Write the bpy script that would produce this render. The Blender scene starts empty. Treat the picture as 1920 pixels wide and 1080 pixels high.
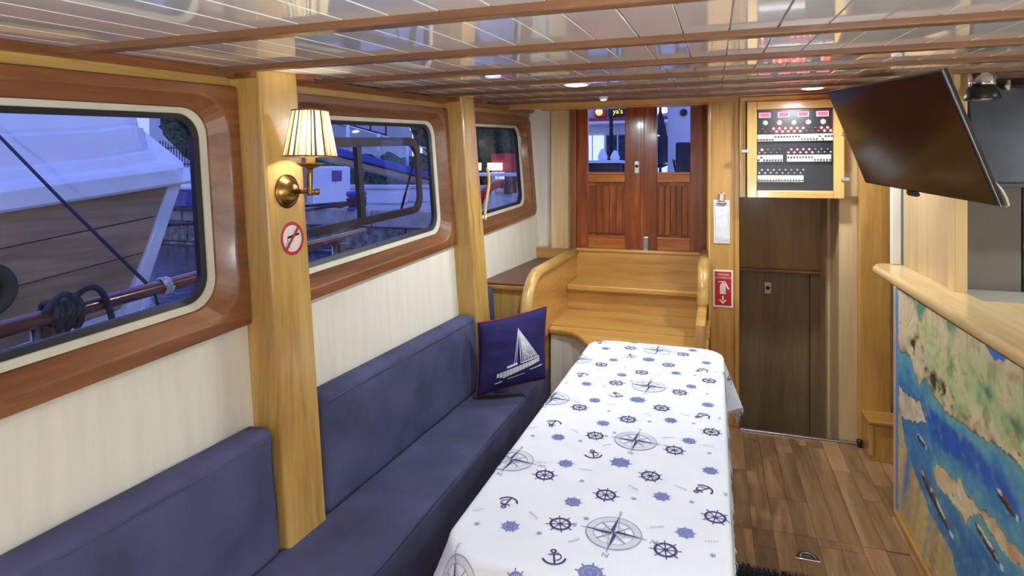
import bpy, bmesh, math, random
from mathutils import Vector, Matrix, noise
random.seed(7)
SC = bpy.context.scene
COL = SC.collection
PI = math.pi

# ------------------------------------------------------------------ camera
PSI = math.atan(382 / 1130)
cam_d = bpy.data.cameras.new('camera')
cam_d.sensor_width = 36.0
cam_d.lens = 36.0 * 1130 / 1920
cam_d.shift_y = -215 / 1920
cam_d.clip_start = 0.02
cam_d.clip_end = 300
cam = bpy.data.objects.new('camera', cam_d)
cam.location = (0, 0, 1.6)
cam.rotation_euler = (PI / 2, 0, PSI)
COL.objects.link(cam)
SC.camera = cam

# ------------------------------------------------------------------ world: blue dusk sky
W = bpy.data.worlds.new('dusk_sky')
SC.world = W
W.use_nodes = True
nt = W.node_tree
nt.nodes.clear()
wo = nt.nodes.new('ShaderNodeOutputWorld')
bg = nt.nodes.new('ShaderNodeBackground')
tc = nt.nodes.new('ShaderNodeTexCoord')
sx = nt.nodes.new('ShaderNodeSeparateXYZ')
rp = nt.nodes.new('ShaderNodeValToRGB')
rp.color_ramp.elements[0].position = 0.0
rp.color_ramp.elements[0].color = (0.38, 0.45, 0.92, 1)
rp.color_ramp.elements[1].position = 0.6
rp.color_ramp.elements[1].color = (0.22, 0.32, 0.95, 1)
nt.links.new(tc.outputs['Generated'], sx.inputs[0])
nt.links.new(sx.outputs['Z'], rp.inputs[0])
nt.links.new(rp.outputs[0], bg.inputs[0])
bg.inputs[1].default_value = 1.25
nt.links.new(bg.outputs[0], wo.inputs[0])

SC.view_settings.view_transform = 'Standard'
SC.view_settings.look = 'None'
SC.view_settings.gamma = 1.0
SC.view_settings.use_curve_mapping = False
SC.view_settings.exposure = 0.28
DOWNLIGHT_W = 9.0
UPLIGHT_W = 230.0
SCONCE_W = 6.0
WARM = (0.86, 0.94, 1.0)

# ------------------------------------------------------------------ materials
def srgb(r, g, b):
    def f(c):
        c /= 255.0
        return c / 12.92 if c <= 0.04045 else ((c + 0.055) / 1.055) ** 2.4
    return (f(r), f(g), f(b), 1.0)

def newmat(name):
    m = bpy.data.materials.new(name)
    m.use_nodes = True
    n = m.node_tree.nodes
    return m, n, m.node_tree.links, n['Principled BSDF']

def coords(n, l, scale, rand=True):
    tcn = n.new('ShaderNodeTexCoord')
    mp = n.new('ShaderNodeMapping')
    mp.inputs['Scale'].default_value = scale
    if rand:
        oi = n.new('ShaderNodeObjectInfo')
        mu = n.new('ShaderNodeMath'); mu.operation = 'MULTIPLY'
        mu.inputs[1].default_value = 37.0
        l.new(oi.outputs['Random'], mu.inputs[0])
        ad = n.new('ShaderNodeVectorMath'); ad.operation = 'ADD'
        l.new(tcn.outputs['Object'], ad.inputs[0])
        l.new(mu.outputs[0], ad.inputs[1])
        l.new(ad.outputs[0], mp.inputs[0])
    else:
        l.new(tcn.outputs['Object'], mp.inputs[0])
    return mp.outputs[0]

def ramp(n, stops):
    r = n.new('ShaderNodeValToRGB')
    e = r.color_ramp.elements
    while len(e) < len(stops):
        e.new(0.5)
    for k, (p, c) in enumerate(stops):
        e[k].position = p
        e[k].color = c
    return r

def wood(name, dark, mid, light, axis='z', rough=0.32, coat=0.35, freq=9.0, stretch=14.0, rand_v=0.0, bump=0.03):
    m, n, l, p = newmat(name)
    s = {'x': (freq / stretch, freq, freq), 'y': (freq, freq / stretch, freq), 'z': (freq, freq, freq / stretch)}[axis]
    v = coords(n, l, s)
    a = n.new('ShaderNodeTexNoise'); a.inputs['Scale'].default_value = 1.0
    a.inputs['Detail'].default_value = 5; a.inputs['Distortion'].default_value = 1.2
    l.new(v, a.inputs['Vector'])
    b = n.new('ShaderNodeTexNoise'); b.inputs['Scale'].default_value = 7.0
    b.inputs['Detail'].default_value = 3
    l.new(v, b.inputs['Vector'])
    mx = n.new('ShaderNodeMix'); mx.inputs[0].default_value = 0.3
    l.new(a.outputs[0], mx.inputs[2]); l.new(b.outputs[0], mx.inputs[3])
    r = ramp(n, [(0.3, dark), (0.5, mid), (0.7, light)])
    l.new(mx.outputs[0], r.inputs[0])
    out = r.outputs[0]
    if rand_v:
        oi = n.new('ShaderNodeObjectInfo')
        mr = n.new('ShaderNodeMapRange')
        mr.inputs[3].default_value = 1 - rand_v; mr.inputs[4].default_value = 1 + rand_v
        l.new(oi.outputs['Random'], mr.inputs[0])
        hs = n.new('ShaderNodeHueSaturation')
        l.new(mr.outputs[0], hs.inputs['Value'])
        l.new(out, hs.inputs['Color'])
        out = hs.outputs[0]
    l.new(out, p.inputs['Base Color'])
    p.inputs['Roughness'].default_value = rough
    p.inputs['Coat Weight'].default_value = coat
    p.inputs['Coat Roughness'].default_value = 0.12
    if bump:
        bp = n.new('ShaderNodeBump'); bp.inputs['Strength'].default_value = bump * 3
        bp.inputs['Distance'].default_value = 0.01
        l.new(mx.outputs[0], bp.inputs['Height']); l.new(bp.outputs[0], p.inputs['Normal'])
    return m

def plain(name, col, rough=0.5, metal=0.0, var=0.06, scale=6.0, coat=0.0, bump=0.0, bscale=60.0, emit=None, estr=0.0, spec=0.5, stretch=(1, 1, 1)):
    m, n, l, p = newmat(name)
    v = coords(n, l, tuple(scale * k for k in stretch))
    a = n.new('ShaderNodeTexNoise'); a.inputs['Scale'].default_value = 1.0; a.inputs['Detail'].default_value = 4
    l.new(v, a.inputs['Vector'])
    d = tuple(max(0, c * (1 - var * 2)) for c in col[:3]) + (1,)
    u = tuple(min(1, c * (1 + var * 2)) for c in col[:3]) + (1,)
    r = ramp(n, [(0.3, d), (0.7, u)])
    l.new(a.outputs[0], r.inputs[0]); l.new(r.outputs[0], p.inputs['Base Color'])
    p.inputs['Roughness'].default_value = rough
    p.inputs['Metallic'].default_value = metal
    p.inputs['Coat Weight'].default_value = coat
    p.inputs['Specular IOR Level'].default_value = spec
    if bump:
        b = n.new('ShaderNodeTexNoise'); b.inputs['Scale'].default_value = bscale; b.inputs['Detail'].default_value = 3
        l.new(coords(n, l, (1, 1, 1)), b.inputs['Vector'])
        bp = n.new('ShaderNodeBump'); bp.inputs['Strength'].default_value = bump; bp.inputs['Distance'].default_value = 0.01
        l.new(b.outputs[0], bp.inputs['Height']); l.new(bp.outputs[0], p.inputs['Normal'])
    if emit:
        p.inputs['Emission Color'].default_value = emit
        p.inputs['Emission Strength'].default_value = estr
    return m

def glassmat(name, tint=(0.93, 0.95, 1.0, 1), base=0.05):
    m = bpy.data.materials.new(name); m.use_nodes = True
    n = m.node_tree.nodes; l = m.node_tree.links; n.clear()
    o = n.new('ShaderNodeOutputMaterial'); t = n.new('ShaderNodeBsdfTransparent'); t.inputs[0].default_value = tint
    g = n.new('ShaderNodeBsdfGlossy'); g.inputs['Roughness'].default_value = 0.02
    fr = n.new('ShaderNodeFresnel')
    ge = n.new('ShaderNodeNewGeometry'); ior = n.new('ShaderNodeMapRange'); ior.inputs[3].default_value = 1.22; ior.inputs[4].default_value = 1 / 1.22
    l.new(ge.outputs['Backfacing'], ior.inputs[0]); l.new(ior.outputs[0], fr.inputs[0])
    ns = n.new('ShaderNodeTexNoise'); ns.inputs['Scale'].default_value = 3.0
    mu = n.new('ShaderNodeMath'); mu.operation = 'MULTIPLY_ADD'; mu.inputs[1].default_value = 0.01
    l.new(ns.outputs[0], mu.inputs[0]); l.new(fr.outputs[0], mu.inputs[2])
    mx = n.new('ShaderNodeMixShader')
    l.new(mu.outputs[0], mx.inputs[0]); l.new(t.outputs[0], mx.inputs[1]); l.new(g.outputs[0], mx.inputs[2])
    l.new(mx.outputs[0], o.inputs[0])
    return m

PINE = dict(dark=srgb(158, 118, 58), mid=srgb(194, 155, 84), light=srgb(210, 174, 104))
M = {}
M['pine_z'] = wood('pine_upright', axis='z', **PINE)
M['pine_y'] = wood('pine_fore_aft', axis='y', **PINE)
M['pine_x'] = wood('pine_athwart', axis='x', **PINE)
HON = dict(dark=srgb(150, 104, 46), mid=srgb(186, 138, 68), light=srgb(204, 160, 88))
M['honey_z'] = wood('honey_upright', axis='z', **HON)
M['honey_y'] = wood('honey_fore_aft', axis='y', **HON)
M['honey_x'] = wood('honey_athwart', axis='x', **HON)
PALE = dict(dark=srgb(204, 172, 116), mid=srgb(218, 188, 134), light=srgb(228, 202, 152))
M['pale_y'] = wood('pale_beech_counter', axis='y', rough=0.25, **PALE)
M['pale_z'] = wood('pale_beech_upright', axis='z', rough=0.25, **PALE)
MAH = dict(dark=srgb(90, 52, 26), mid=srgb(126, 76, 40), light=srgb(148, 94, 54))
M['mah_y'] = wood('mahogany_fore_aft', axis='y', rough=0.4, coat=0.18, **MAH)
M['mah_z'] = wood('mahogany_upright', axis='z', rough=0.25, coat=0.5, **MAH)
DOOR = dict(dark=srgb(88, 36, 12), mid=srgb(124, 58, 20), light=srgb(160, 84, 32))
M['door_z'] = wood('door_teak_upright', axis='z', rough=0.25, coat=0.5, freq=14, **DOOR)
M['door_x'] = wood('door_teak_athwart', axis='x', rough=0.25, coat=0.5, freq=14, dark=srgb(120, 62, 20), mid=srgb(164, 92, 34), light=srgb(190, 118, 50))
M['beam'] = wood('beam_walnut', axis='x', rough=0.3, dark=srgb(84, 54, 36), mid=srgb(112, 74, 48), light=srgb(130, 90, 58))
M['oakgrey'] = wood('grey_oak_panel', axis='z', rough=0.4, coat=0.1, dark=srgb(104, 84, 58), mid=srgb(124, 102, 72), light=srgb(140, 118, 86))
M['soffit'] = wood('dull_oak_panel', axis='z', rough=0.4, coat=0.1, dark=srgb(128, 94, 46), mid=srgb(148, 112, 58), light=srgb(164, 126, 70))
M['paleoak'] = wood('pale_oak_panel', axis='z', rough=0.4, coat=0.1, dark=srgb(176, 148, 104), mid=srgb(196, 168, 124), light=srgb(208, 182, 140))
M['floor'] = wood('laminate_plank', axis='y', rough=0.3, coat=0.15, freq=12, stretch=10, rand_v=0.32,
                  dark=srgb(96, 68, 46), mid=srgb(138, 104, 72), light=srgb(168, 132, 94))
M['cream'] = plain('cream_wall_panel', srgb(232, 227, 212), rough=0.45, var=0.025, scale=30, stretch=(1, 1, 0.06))
M['white'] = plain('white_paint', srgb(225, 222, 212), rough=0.4, var=0.02)
M['gasket'] = plain('ivory_gasket', srgb(205, 200, 180), rough=0.5, var=0.04)
M['rubber'] = plain('black_rubber', srgb(18, 19, 26), rough=0.45, var=0.1)
M['ceil'] = plain('glossy_white_ceiling', srgb(236, 238, 240), rough=0.07, var=0.015, spec=0.9, coat=0.6)
M['glass'] = glassmat('window_glass')
M['suede'] = plain('blue_grey_suede', srgb(74, 76, 106), rough=0.9, var=0.13, scale=5, bump=0.08, bscale=300, spec=0.15)
M['suede2'] = plain('slate_blue_suede', srgb(72, 73, 100), rough=0.9, var=0.13, scale=5, bump=0.08, bscale=300, spec=0.15)
M['navy'] = plain('navy_cotton', srgb(44, 40, 92), rough=0.85, var=0.1, spec=0.2)
M['redpipe'] = plain('dark_red_piping', srgb(120, 32, 48), rough=0.7)
M['print_white'] = plain('white_print', srgb(225, 225, 235), rough=0.8, var=0.08, scale=40)
M['cloth'] = plain('white_tablecloth', srgb(226, 228, 234), rough=0.85, var=0.02, bump=0.05, bscale=400, spec=0.2)
M['ink'] = plain('navy_ink', srgb(52, 52, 104), rough=0.85, var=0.05)
M['ink2'] = plain('blue_ink', srgb(112, 118, 176), rough=0.85, var=0.05)
M['ink3'] = plain('grey_ink', srgb(150, 153, 172), rough=0.85, var=0.05)
M['ink4'] = plain('pale_grey_ink', srgb(204, 207, 218), rough=0.85, var=0.05)
M['brass'] = plain('aged_brass', srgb(150, 118, 66), rough=0.28, metal=1.0, var=0.1)
M['chrome'] = plain('chrome', srgb(200, 200, 205), rough=0.15, metal=1.0, var=0.03)
M['steel'] = plain('brushed_steel', srgb(180, 180, 182), rough=0.3, metal=1.0, var=0.05)
M['black'] = plain('black_plastic', srgb(22, 20, 22), rough=0.35, var=0.1)
M['screen'] = plain('tv_screen', srgb(30, 18, 15), rough=0.14, var=0.05, spec=0.4)
M['slate'] = plain('slate_glass', srgb(70, 76, 88), rough=0.3, var=0.08, scale=12)
M['grey'] = plain('grey_laminate', srgb(132, 124, 116), rough=0.35, var=0.03)
M['red'] = plain('sign_red', srgb(186, 30, 34), rough=0.4, var=0.04)
M['signwhite'] = plain('sign_white', srgb(232, 228, 222), rough=0.5, var=0.02)
M['paper'] = plain('paper_white', srgb(222, 222, 226), rough=0.8, var=0.04, scale=40)
M['panelblack'] = plain('switchboard_black', srgb(34, 34, 42), rough=0.3, var=0.05)
M['breaker'] = plain('breaker_white', srgb(222, 218, 216), rough=0.4, var=0.03)
M['led'] = plain('red_led', srgb(220, 40, 30), emit=(1.0, 0.06, 0.04, 1), estr=60.0)
M['leddim'] = plain('pink_led', srgb(200, 60, 80), emit=(1.0, 0.10, 0.16, 1), estr=7.0)
M['greenlamp'] = plain('green_gauge', srgb(150, 200, 170), rough=0.3, emit=(0.4, 0.8, 0.6, 1), estr=0.3)
M['meter'] = plain('pink_meter', srgb(226, 190, 206), rough=0.4)
M['meterlcd'] = plain('red_display', srgb(210, 40, 80), emit=(1.0, 0.12, 0.25, 1), estr=1.0)
M['bulb'] = plain('lit_bulb', srgb(255, 240, 210), emit=(1.0, 0.85, 0.6, 1), estr=10.0)
M['diffuser'] = plain('lit_diffuser', srgb(255, 250, 240), emit=(1.0, 0.94, 0.84, 1), estr=12.0)
M['candle'] = plain('candle_sleeve', srgb(236, 206, 120), rough=0.5)
M['shag'] = plain('black_shag', srgb(26, 26, 34), rough=0.9, var=0.2)
M['leather'] = plain('brown_leather', srgb(98, 62, 44), rough=0.45, var=0.08)

def shade_mat(nm, c1, c2, tr):
    m = bpy.data.materials.new(nm); m.use_nodes = True
    n = m.node_tree.nodes; l = m.node_tree.links; n.clear()
    o = n.new('ShaderNodeOutputMaterial')
    ns = n.new('ShaderNodeTexNoise'); ns.inputs['Scale'].default_value = 1.0; ns.inputs['Detail'].default_value = 2
    l.new(coords(n, l, (60, 60, 12), rand=False), ns.inputs['Vector'])
    r = ramp(n, [(0.35, c1), (0.65, c2)])
    l.new(ns.outputs[0], r.inputs[0])
    d = n.new('ShaderNodeBsdfDiffuse'); t = n.new('ShaderNodeBsdfTranslucent')
    l.new(r.outputs[0], d.inputs[0]); l.new(r.outputs[0], t.inputs[0])
    mx = n.new('ShaderNodeMixShader'); mx.inputs[0].default_value = tr
    l.new(d.outputs[0], mx.inputs[1]); l.new(t.outputs[0], mx.inputs[2]); l.new(mx.outputs[0], o.inputs[0])
    return m
M['shade'] = shade_mat('pleated_shade_ivory', srgb(222, 212, 176), srgb(246, 240, 216), 0.5)
M['shade2'] = shade_mat('pleated_shade_gold', srgb(150, 138, 96), srgb(190, 176, 124), 0.4)
M['shade3'] = shade_mat('pleated_shade_dark', srgb(44, 40, 30), srgb(84, 76, 54), 0.3)


# ------------------------------------------------------------------ mesh builder
class MB:
    def __init__(s): s.v = []; s.f = []
    def add(s, vs, fs):
        o = len(s.v); s.v += [tuple(p) for p in vs]; s.f += [tuple(i + o for i in q) for q in fs]; return s
    def hexa(s, p):      # 8 corner points: bottom loop 0-3, top loop 4-7
        return s.add(p, [(0, 3, 2, 1), (4, 5, 6, 7), (0, 1, 5, 4), (1, 2, 6, 5), (2, 3, 7, 6), (3, 0, 4, 7)])
    def box(s, x0, x1, y0, y1, z0, z1):
        return s.hexa([(x0, y0, z0), (x1, y0, z0), (x1, y1, z0), (x0, y1, z0), (x0, y0, z1), (x1, y0, z1), (x1, y1, z1), (x0, y1, z1)])
    def obox(s, c, ax, ay, az, hx, hy, hz):
        c = Vector(c); ax = Vector(ax).normalized() * hx; ay = Vector(ay).normalized() * hy; az = Vector(az).normalized() * hz
        return s.hexa([c - ax - ay - az, c + ax - ay - az, c + ax + ay - az, c - ax + ay - az, c - ax - ay + az, c + ax - ay + az, c + ax + ay + az, c - ax + ay + az])
    def prism(s, loop, vec):
        n = len(loop); vec = Vector(vec)
        a = [Vector(p) for p in loop]; b = [p + vec for p in a]
        return s.add(a + b, [tuple(range(n - 1, -1, -1)), tuple(range(n, 2 * n))] + [(i, (i + 1) % n, n + (i + 1) % n, n + i) for i in range(n)])
    def tube(s, path, r, n=10, closed=False, cap=True, taper=None):
        P = [Vector(p) for p in path]; m = len(P); vs = []; fs = []
        up = None
        for i, p in enumerate(P):
            if closed: t = P[(i + 1) % m] - P[i - 1]
            else: t = P[min(i + 1, m - 1)] - P[max(i - 1, 0)]
            t.normalize()
            if up is None:
                up = Vector((0, 0, 1)) if abs(t.z) < 0.9 else Vector((1, 0, 0))
            a = (up - t * up.dot(t)).normalized(); up = a; b = t.cross(a)
            rr = r if taper is None else r * taper[i]
            vs += [p + a * rr * math.cos(2 * PI * k / n) + b * rr * math.sin(2 * PI * k / n) for k in range(n)]
        for i in range(m if closed else m - 1):
            j = (i + 1) % m
            fs += [(i * n + k, i * n + (k + 1) % n, j * n + (k + 1) % n, j * n + k) for k in range(n)]
        if cap and not closed:
            fs += [tuple(range(n - 1, -1, -1)), tuple(range((m - 1) * n, m * n))]
        return s.add(vs, fs)
    def lathe(s, prof, c=(0, 0, 0), axis='z', n=28, wob=None):
        vs = []; fs = []; c = Vector(c); m = len(prof)
        for r, h in prof:
            for k in range(n):
                t = 2 * PI * k / n; rr = r * (1 if wob is None else wob(k, h)); a, b = rr * math.cos(t), rr * math.sin(t)
                vs.append(c + Vector({'z': (a, b, h), 'x': (h, a, b), 'y': (b, h, a)}[axis]))
        for i in range(m - 1):
            fs += [(i * n + k, i * n + (k + 1) % n, (i + 1) * n + (k + 1) % n, (i + 1) * n + k) for k in range(n)]
        if prof[0][0] > 1e-5: fs.append(tuple(range(n - 1, -1, -1)))
        if prof[-1][0] > 1e-5: fs.append(tuple(range((m - 1) * n, m * n)))
        return s.add(vs, fs)
    def grid(s, fn, nu, nv):
        vs = [fn(i / nu, j / nv) for j in range(nv + 1) for i in range(nu + 1)]
        return s.add(vs, [(j * (nu + 1) + i, j * (nu + 1) + i + 1, (j + 1) * (nu + 1) + i + 1, (j + 1) * (nu + 1) + i) for j in range(nv) for i in range(nu)])
    def mesh(s, name, fix=True):
        me = bpy.data.meshes.new(name); me.from_pydata(s.v, [], s.f)
        if fix:
            bm = bmesh.new(); bm.from_mesh(me)
            bmesh.ops.remove_doubles(bm, verts=bm.verts, dist=1e-6)
            bmesh.ops.recalc_face_normals(bm, faces=bm.faces); bm.to_mesh(me); bm.free()
        me.update(); return me
    def build(s, name, mat, parent=None, smooth=False, bevel=0.0, seg=2, fix=True, solid=0.0):
        me = s.mesh(name, fix)
        me.materials.append(M[mat] if isinstance(mat, str) else mat)
        return link(name, me, parent, smooth, bevel, seg, solid)

def link(name, me, parent=None, smooth=False, bevel=0.0, seg=2, solid=0.0):
    if smooth:
        for p in me.polygons: p.use_smooth = True
    o = bpy.data.objects.new(name, me); COL.objects.link(o)
    if parent is not None: setpar(o, parent)
    if solid:
        d = o.modifiers.new('thickness', 'SOLIDIFY'); d.thickness = solid; d.offset = 0
    if bevel:
        b = o.modifiers.new('edges', 'BEVEL'); b.width = bevel; b.segments = seg; b.limit_method = 'ANGLE'; b.angle_limit = 0.6
    return o

def world_of(q):
    if q is None: return Matrix.Identity(4)
    return world_of(q.parent) @ q.matrix_parent_inverse @ q.matrix_basis if q.parent else q.matrix_basis.copy()

def setpar(o, parent):
    o.parent = parent
    o.matrix_parent_inverse = world_of(parent).inverted()

def tag(o, label=None, cat=None, group=None, kind=None):
    if label: o['label'] = label
    if cat: o['category'] = cat
    if group: o['group'] = group
    if kind: o['kind'] = kind
    return o

def thing(name, label, cat, loc=(0, 0, 0), group=None):
    o = bpy.data.objects.new(name, None); o.empty_display_size = 0.05
    o.location = loc; COL.objects.link(o)
    return tag(o, label, cat, group)

def struct(name, label, loc=(0, 0, 0)):
    o = bpy.data.objects.new(name, None); o.empty_display_size = 0.05
    o.location = loc; COL.objects.link(o)
    return tag(o, label, None, None, 'structure')

def copy_tree(o, delta=None, parent=None):
    c = o.copy(); COL.objects.link(c)
    if parent is not None: c.parent = parent
    if delta is not None: c.location = o.location + Vector(delta)
    for ch in o.children: copy_tree(ch, None, c)
    return c

TEXTS = {}
def text_polys(txt, size, bold=0.0):
    if txt not in TEXTS:
        cu = bpy.data.curves.new('lettering', 'FONT'); cu.body = txt; cu.size = 1.0; cu.align_x = 'CENTER'; cu.align_y = 'CENTER'
        cu.resolution_u = 3
        o = bpy.data.objects.new('lettering', cu); COL.objects.link(o)
        dg = bpy.context.evaluated_depsgraph_get(); ev = o.evaluated_get(dg); me = ev.to_mesh()
        TEXTS[txt] = ([v.co.copy() for v in me.vertices], [tuple(p.vertices) for p in me.polygons])
        ev.to_mesh_clear(); bpy.data.objects.remove(o); bpy.data.curves.remove(cu)
    vs, fs = TEXTS[txt]
    return [v * size for v in vs], fs
for _t in ('N', 'S', 'E', 'W', 'YANGIN', 'SÖNDÜRÜCÜ', "aya's"): text_polys(_t, 1.0)

def lettering(name, txt, size, org, ax, ay, mat, parent, bold=0.0):
    vs, fs = text_polys(txt, size, bold=bold); org = Vector(org); ax = Vector(ax); ay = Vector(ay)
    b = MB(); b.add([org + ax * v.x + ay * v.y for v in vs], fs)
    return b.build(name, mat, parent, fix=False)

# ------------------------------------------------------------------ geometry of the cabin
def hx(Y, z): return -1.41 + 0.033 * (Y - 1.55) - 0.08 * (z - 1.0)       # inner face of the port side
def zs(Y, s): return s + 0.055 * (Y - 1.5)                               # lines that follow the sheer
def ceil_z(Y): return 1.835 + 0.062 * Y
Y0, YB, XR = -2.4, 4.05, 2.3

# floor ------------------------------------------------------------
fl = struct('floor', 'brown laminate plank floor of the saloon')
MB().box(-1.6, XR, Y0, YB, -0.06, -0.012).box(-1.6, 0.1, YB, 4.75, -0.06, -0.012).build('subfloor', 'oakgrey', fl)
rr = random.Random(3)
x = -0.9
PLW = 0.088
k = 0
while x < 0.86:
    y = 0.4 - rr.random() * 0.5
    while y < YB - 0.01:
        L = rr.choice([0.3, 0.42, 0.55, 0.7])
        y1 = min(y + L, YB - 0.002)
        if y < 2.93 < y1: y1 = 2.93
        x1 = min(x + PLW - 0.0012, 0.862)
        if y1 - y > 0.02:
            MB().box(x, x1, y, y1 - 0.0012, -0.012, 0.0 + (0.0006 if k % 3 else 0)).build('plank', 'floor', fl)
        k += 1
        y = y1
    x += PLW
MB().box(-0.9, 0.86, Y0, 0.02, -0.012, 0).box(-1.4, -0.902, Y0, YB, -0.012, -0.001).box(0.863, XR, Y0, YB, -0.012, -0.001).build('floor_slab', 'floor', fl)

# ceiling ----------------------------------------------------------
ce = struct('ceiling', 'glossy white plank ceiling with brown beams')
YE = 4.7
for k in range(-12, 27):
    xa = -0.377 + 0.102 * k
    xb = xa + 0.0995
    ye = YE if -1.05 < xa < 0.1 else YB + 0.04
    b = MB()
    b.hexa([(xa, Y0, ceil_z(Y0)), (xb, Y0, ceil_z(Y0)), (xb, ye, ceil_z(ye)), (xa, ye, ceil_z(ye)),
            (xa, Y0, ceil_z(Y0) + .012), (xb, Y0, ceil_z(Y0) + .012), (xb, ye, ceil_z(ye) + .012), (xa, ye, ceil_z(ye) + .012)])
    b.build('plank', 'ceil', ce, bevel=0.0015, seg=1)
b = MB()
b.hexa([(-1.7, Y0, ceil_z(Y0) + .008), (XR, Y0, ceil_z(Y0) + .008), (XR, YE, ceil_z(YE) + .008), (-1.7, YE, ceil_z(YE) + .008),
        (-1.7, Y0, ceil_z(Y0) + .06), (XR, Y0, ceil_z(Y0) + .06), (XR, YE, ceil_z(YE) + .06), (-1.7, YE, ceil_z(YE) + .06)])
b.build('ceiling_board', 'white', ce)
for yb in [-1.71, -1.26, -0.81, -0.36, 0.10, 0.56, 1.02, 1.475, 1.93, 2.38, 2.83, 3.28, 3.73]:
    zc = ceil_z(yb)
    MB().box(-1.56, XR, yb - 0.017, yb + 0.017, zc - 0.017, zc + 0.004).build('beam', 'beam', ce, bevel=0.004)
MB().box(-1.45, XR, YB - 0.06, YB - 0.02, ceil_z(YB) - 0.04, ceil_z(YB)).build('beam', 'honey_x', ce, bevel=0.006)

# port side wall ----------------------------------------------------
WIN = [(0.236, 1.552), (1.738, 3.06), (3.242, 4.50)]          # trim extents in Y
GL = [(0.30, 1.465), (1.80, 2.975), (3.33, 4.36)]            # glass extents in Y
wl = struct('wall_left', 'cream panelled port side of the cabin')
def side_slab(b, ya, yb, s0, s1, sheer0=True, sheer1=True, t=0.05, inset=0.0, n=1):
    for i in range(n):
        a = ya + (yb - ya) * i / n; c = ya + (yb - ya) * (i + 1) / n
        q = []
        for (Y, s, sh) in ((a, s0, sheer0), (c, s0, sheer0), (c, s1, sheer1), (a, s1, sheer1)):
            z = zs(Y, s) if sh else s
            q.append((Y, z))
        pin = [(hx(Y, z) + inset, Y, z) for Y, z in q]; pout = [(hx(Y, z) - t, Y, z) for Y, z in q]
        b.hexa(pin + pout)
    return b
for (ya, yb) in [(Y0, -0.75), (-0.75, 0.14), (0.14, 1.645), (1.645, 3.15), (3.15, 4.62)]:
    side_slab(MB(), ya, yb, 0.0, 1.13, False, True).build('panel', 'cream', wl)
side_slab(MB(), Y0, 4.62, 1.87, 2.06).build('pine_strip', 'pine_y', wl)
for (ya, yb) in [(Y0, 0.236), (1.552, 1.738), (3.06, 3.242), (4.50, 4.62)]:
    side_slab(MB(), ya, yb, 1.13, 1.87).build('panel', 'cream', wl)
# crown rails under the ceiling
def crown(b, ya, yb, s0, s1, d0, d1):
    q = []
    for Y in (ya, yb):
        for s, d in ((s0, d0), (s0, -0.01), (s1, -0.01), (s1, d1)):
            z = min(zs(Y, s), ceil_z(Y) - 0.001 if s == s1 else 9)
            q.append((hx(Y, z) + d, Y, z))
    return b.add(q, [(0, 1, 2, 3), (7, 6, 5, 4), (0, 4, 5, 1), (1, 5, 6, 2), (2, 6, 7, 3), (3, 7, 4, 0)])
for (ya, yb) in [(Y0, 1.552), (1.738, 3.06), (3.242, 4.6)]:
    crown(MB(), ya, yb, 1.905, 1.93, 0.03, 0.05).build('crown_rail', 'mah_y', wl, bevel=0.004)

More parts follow.
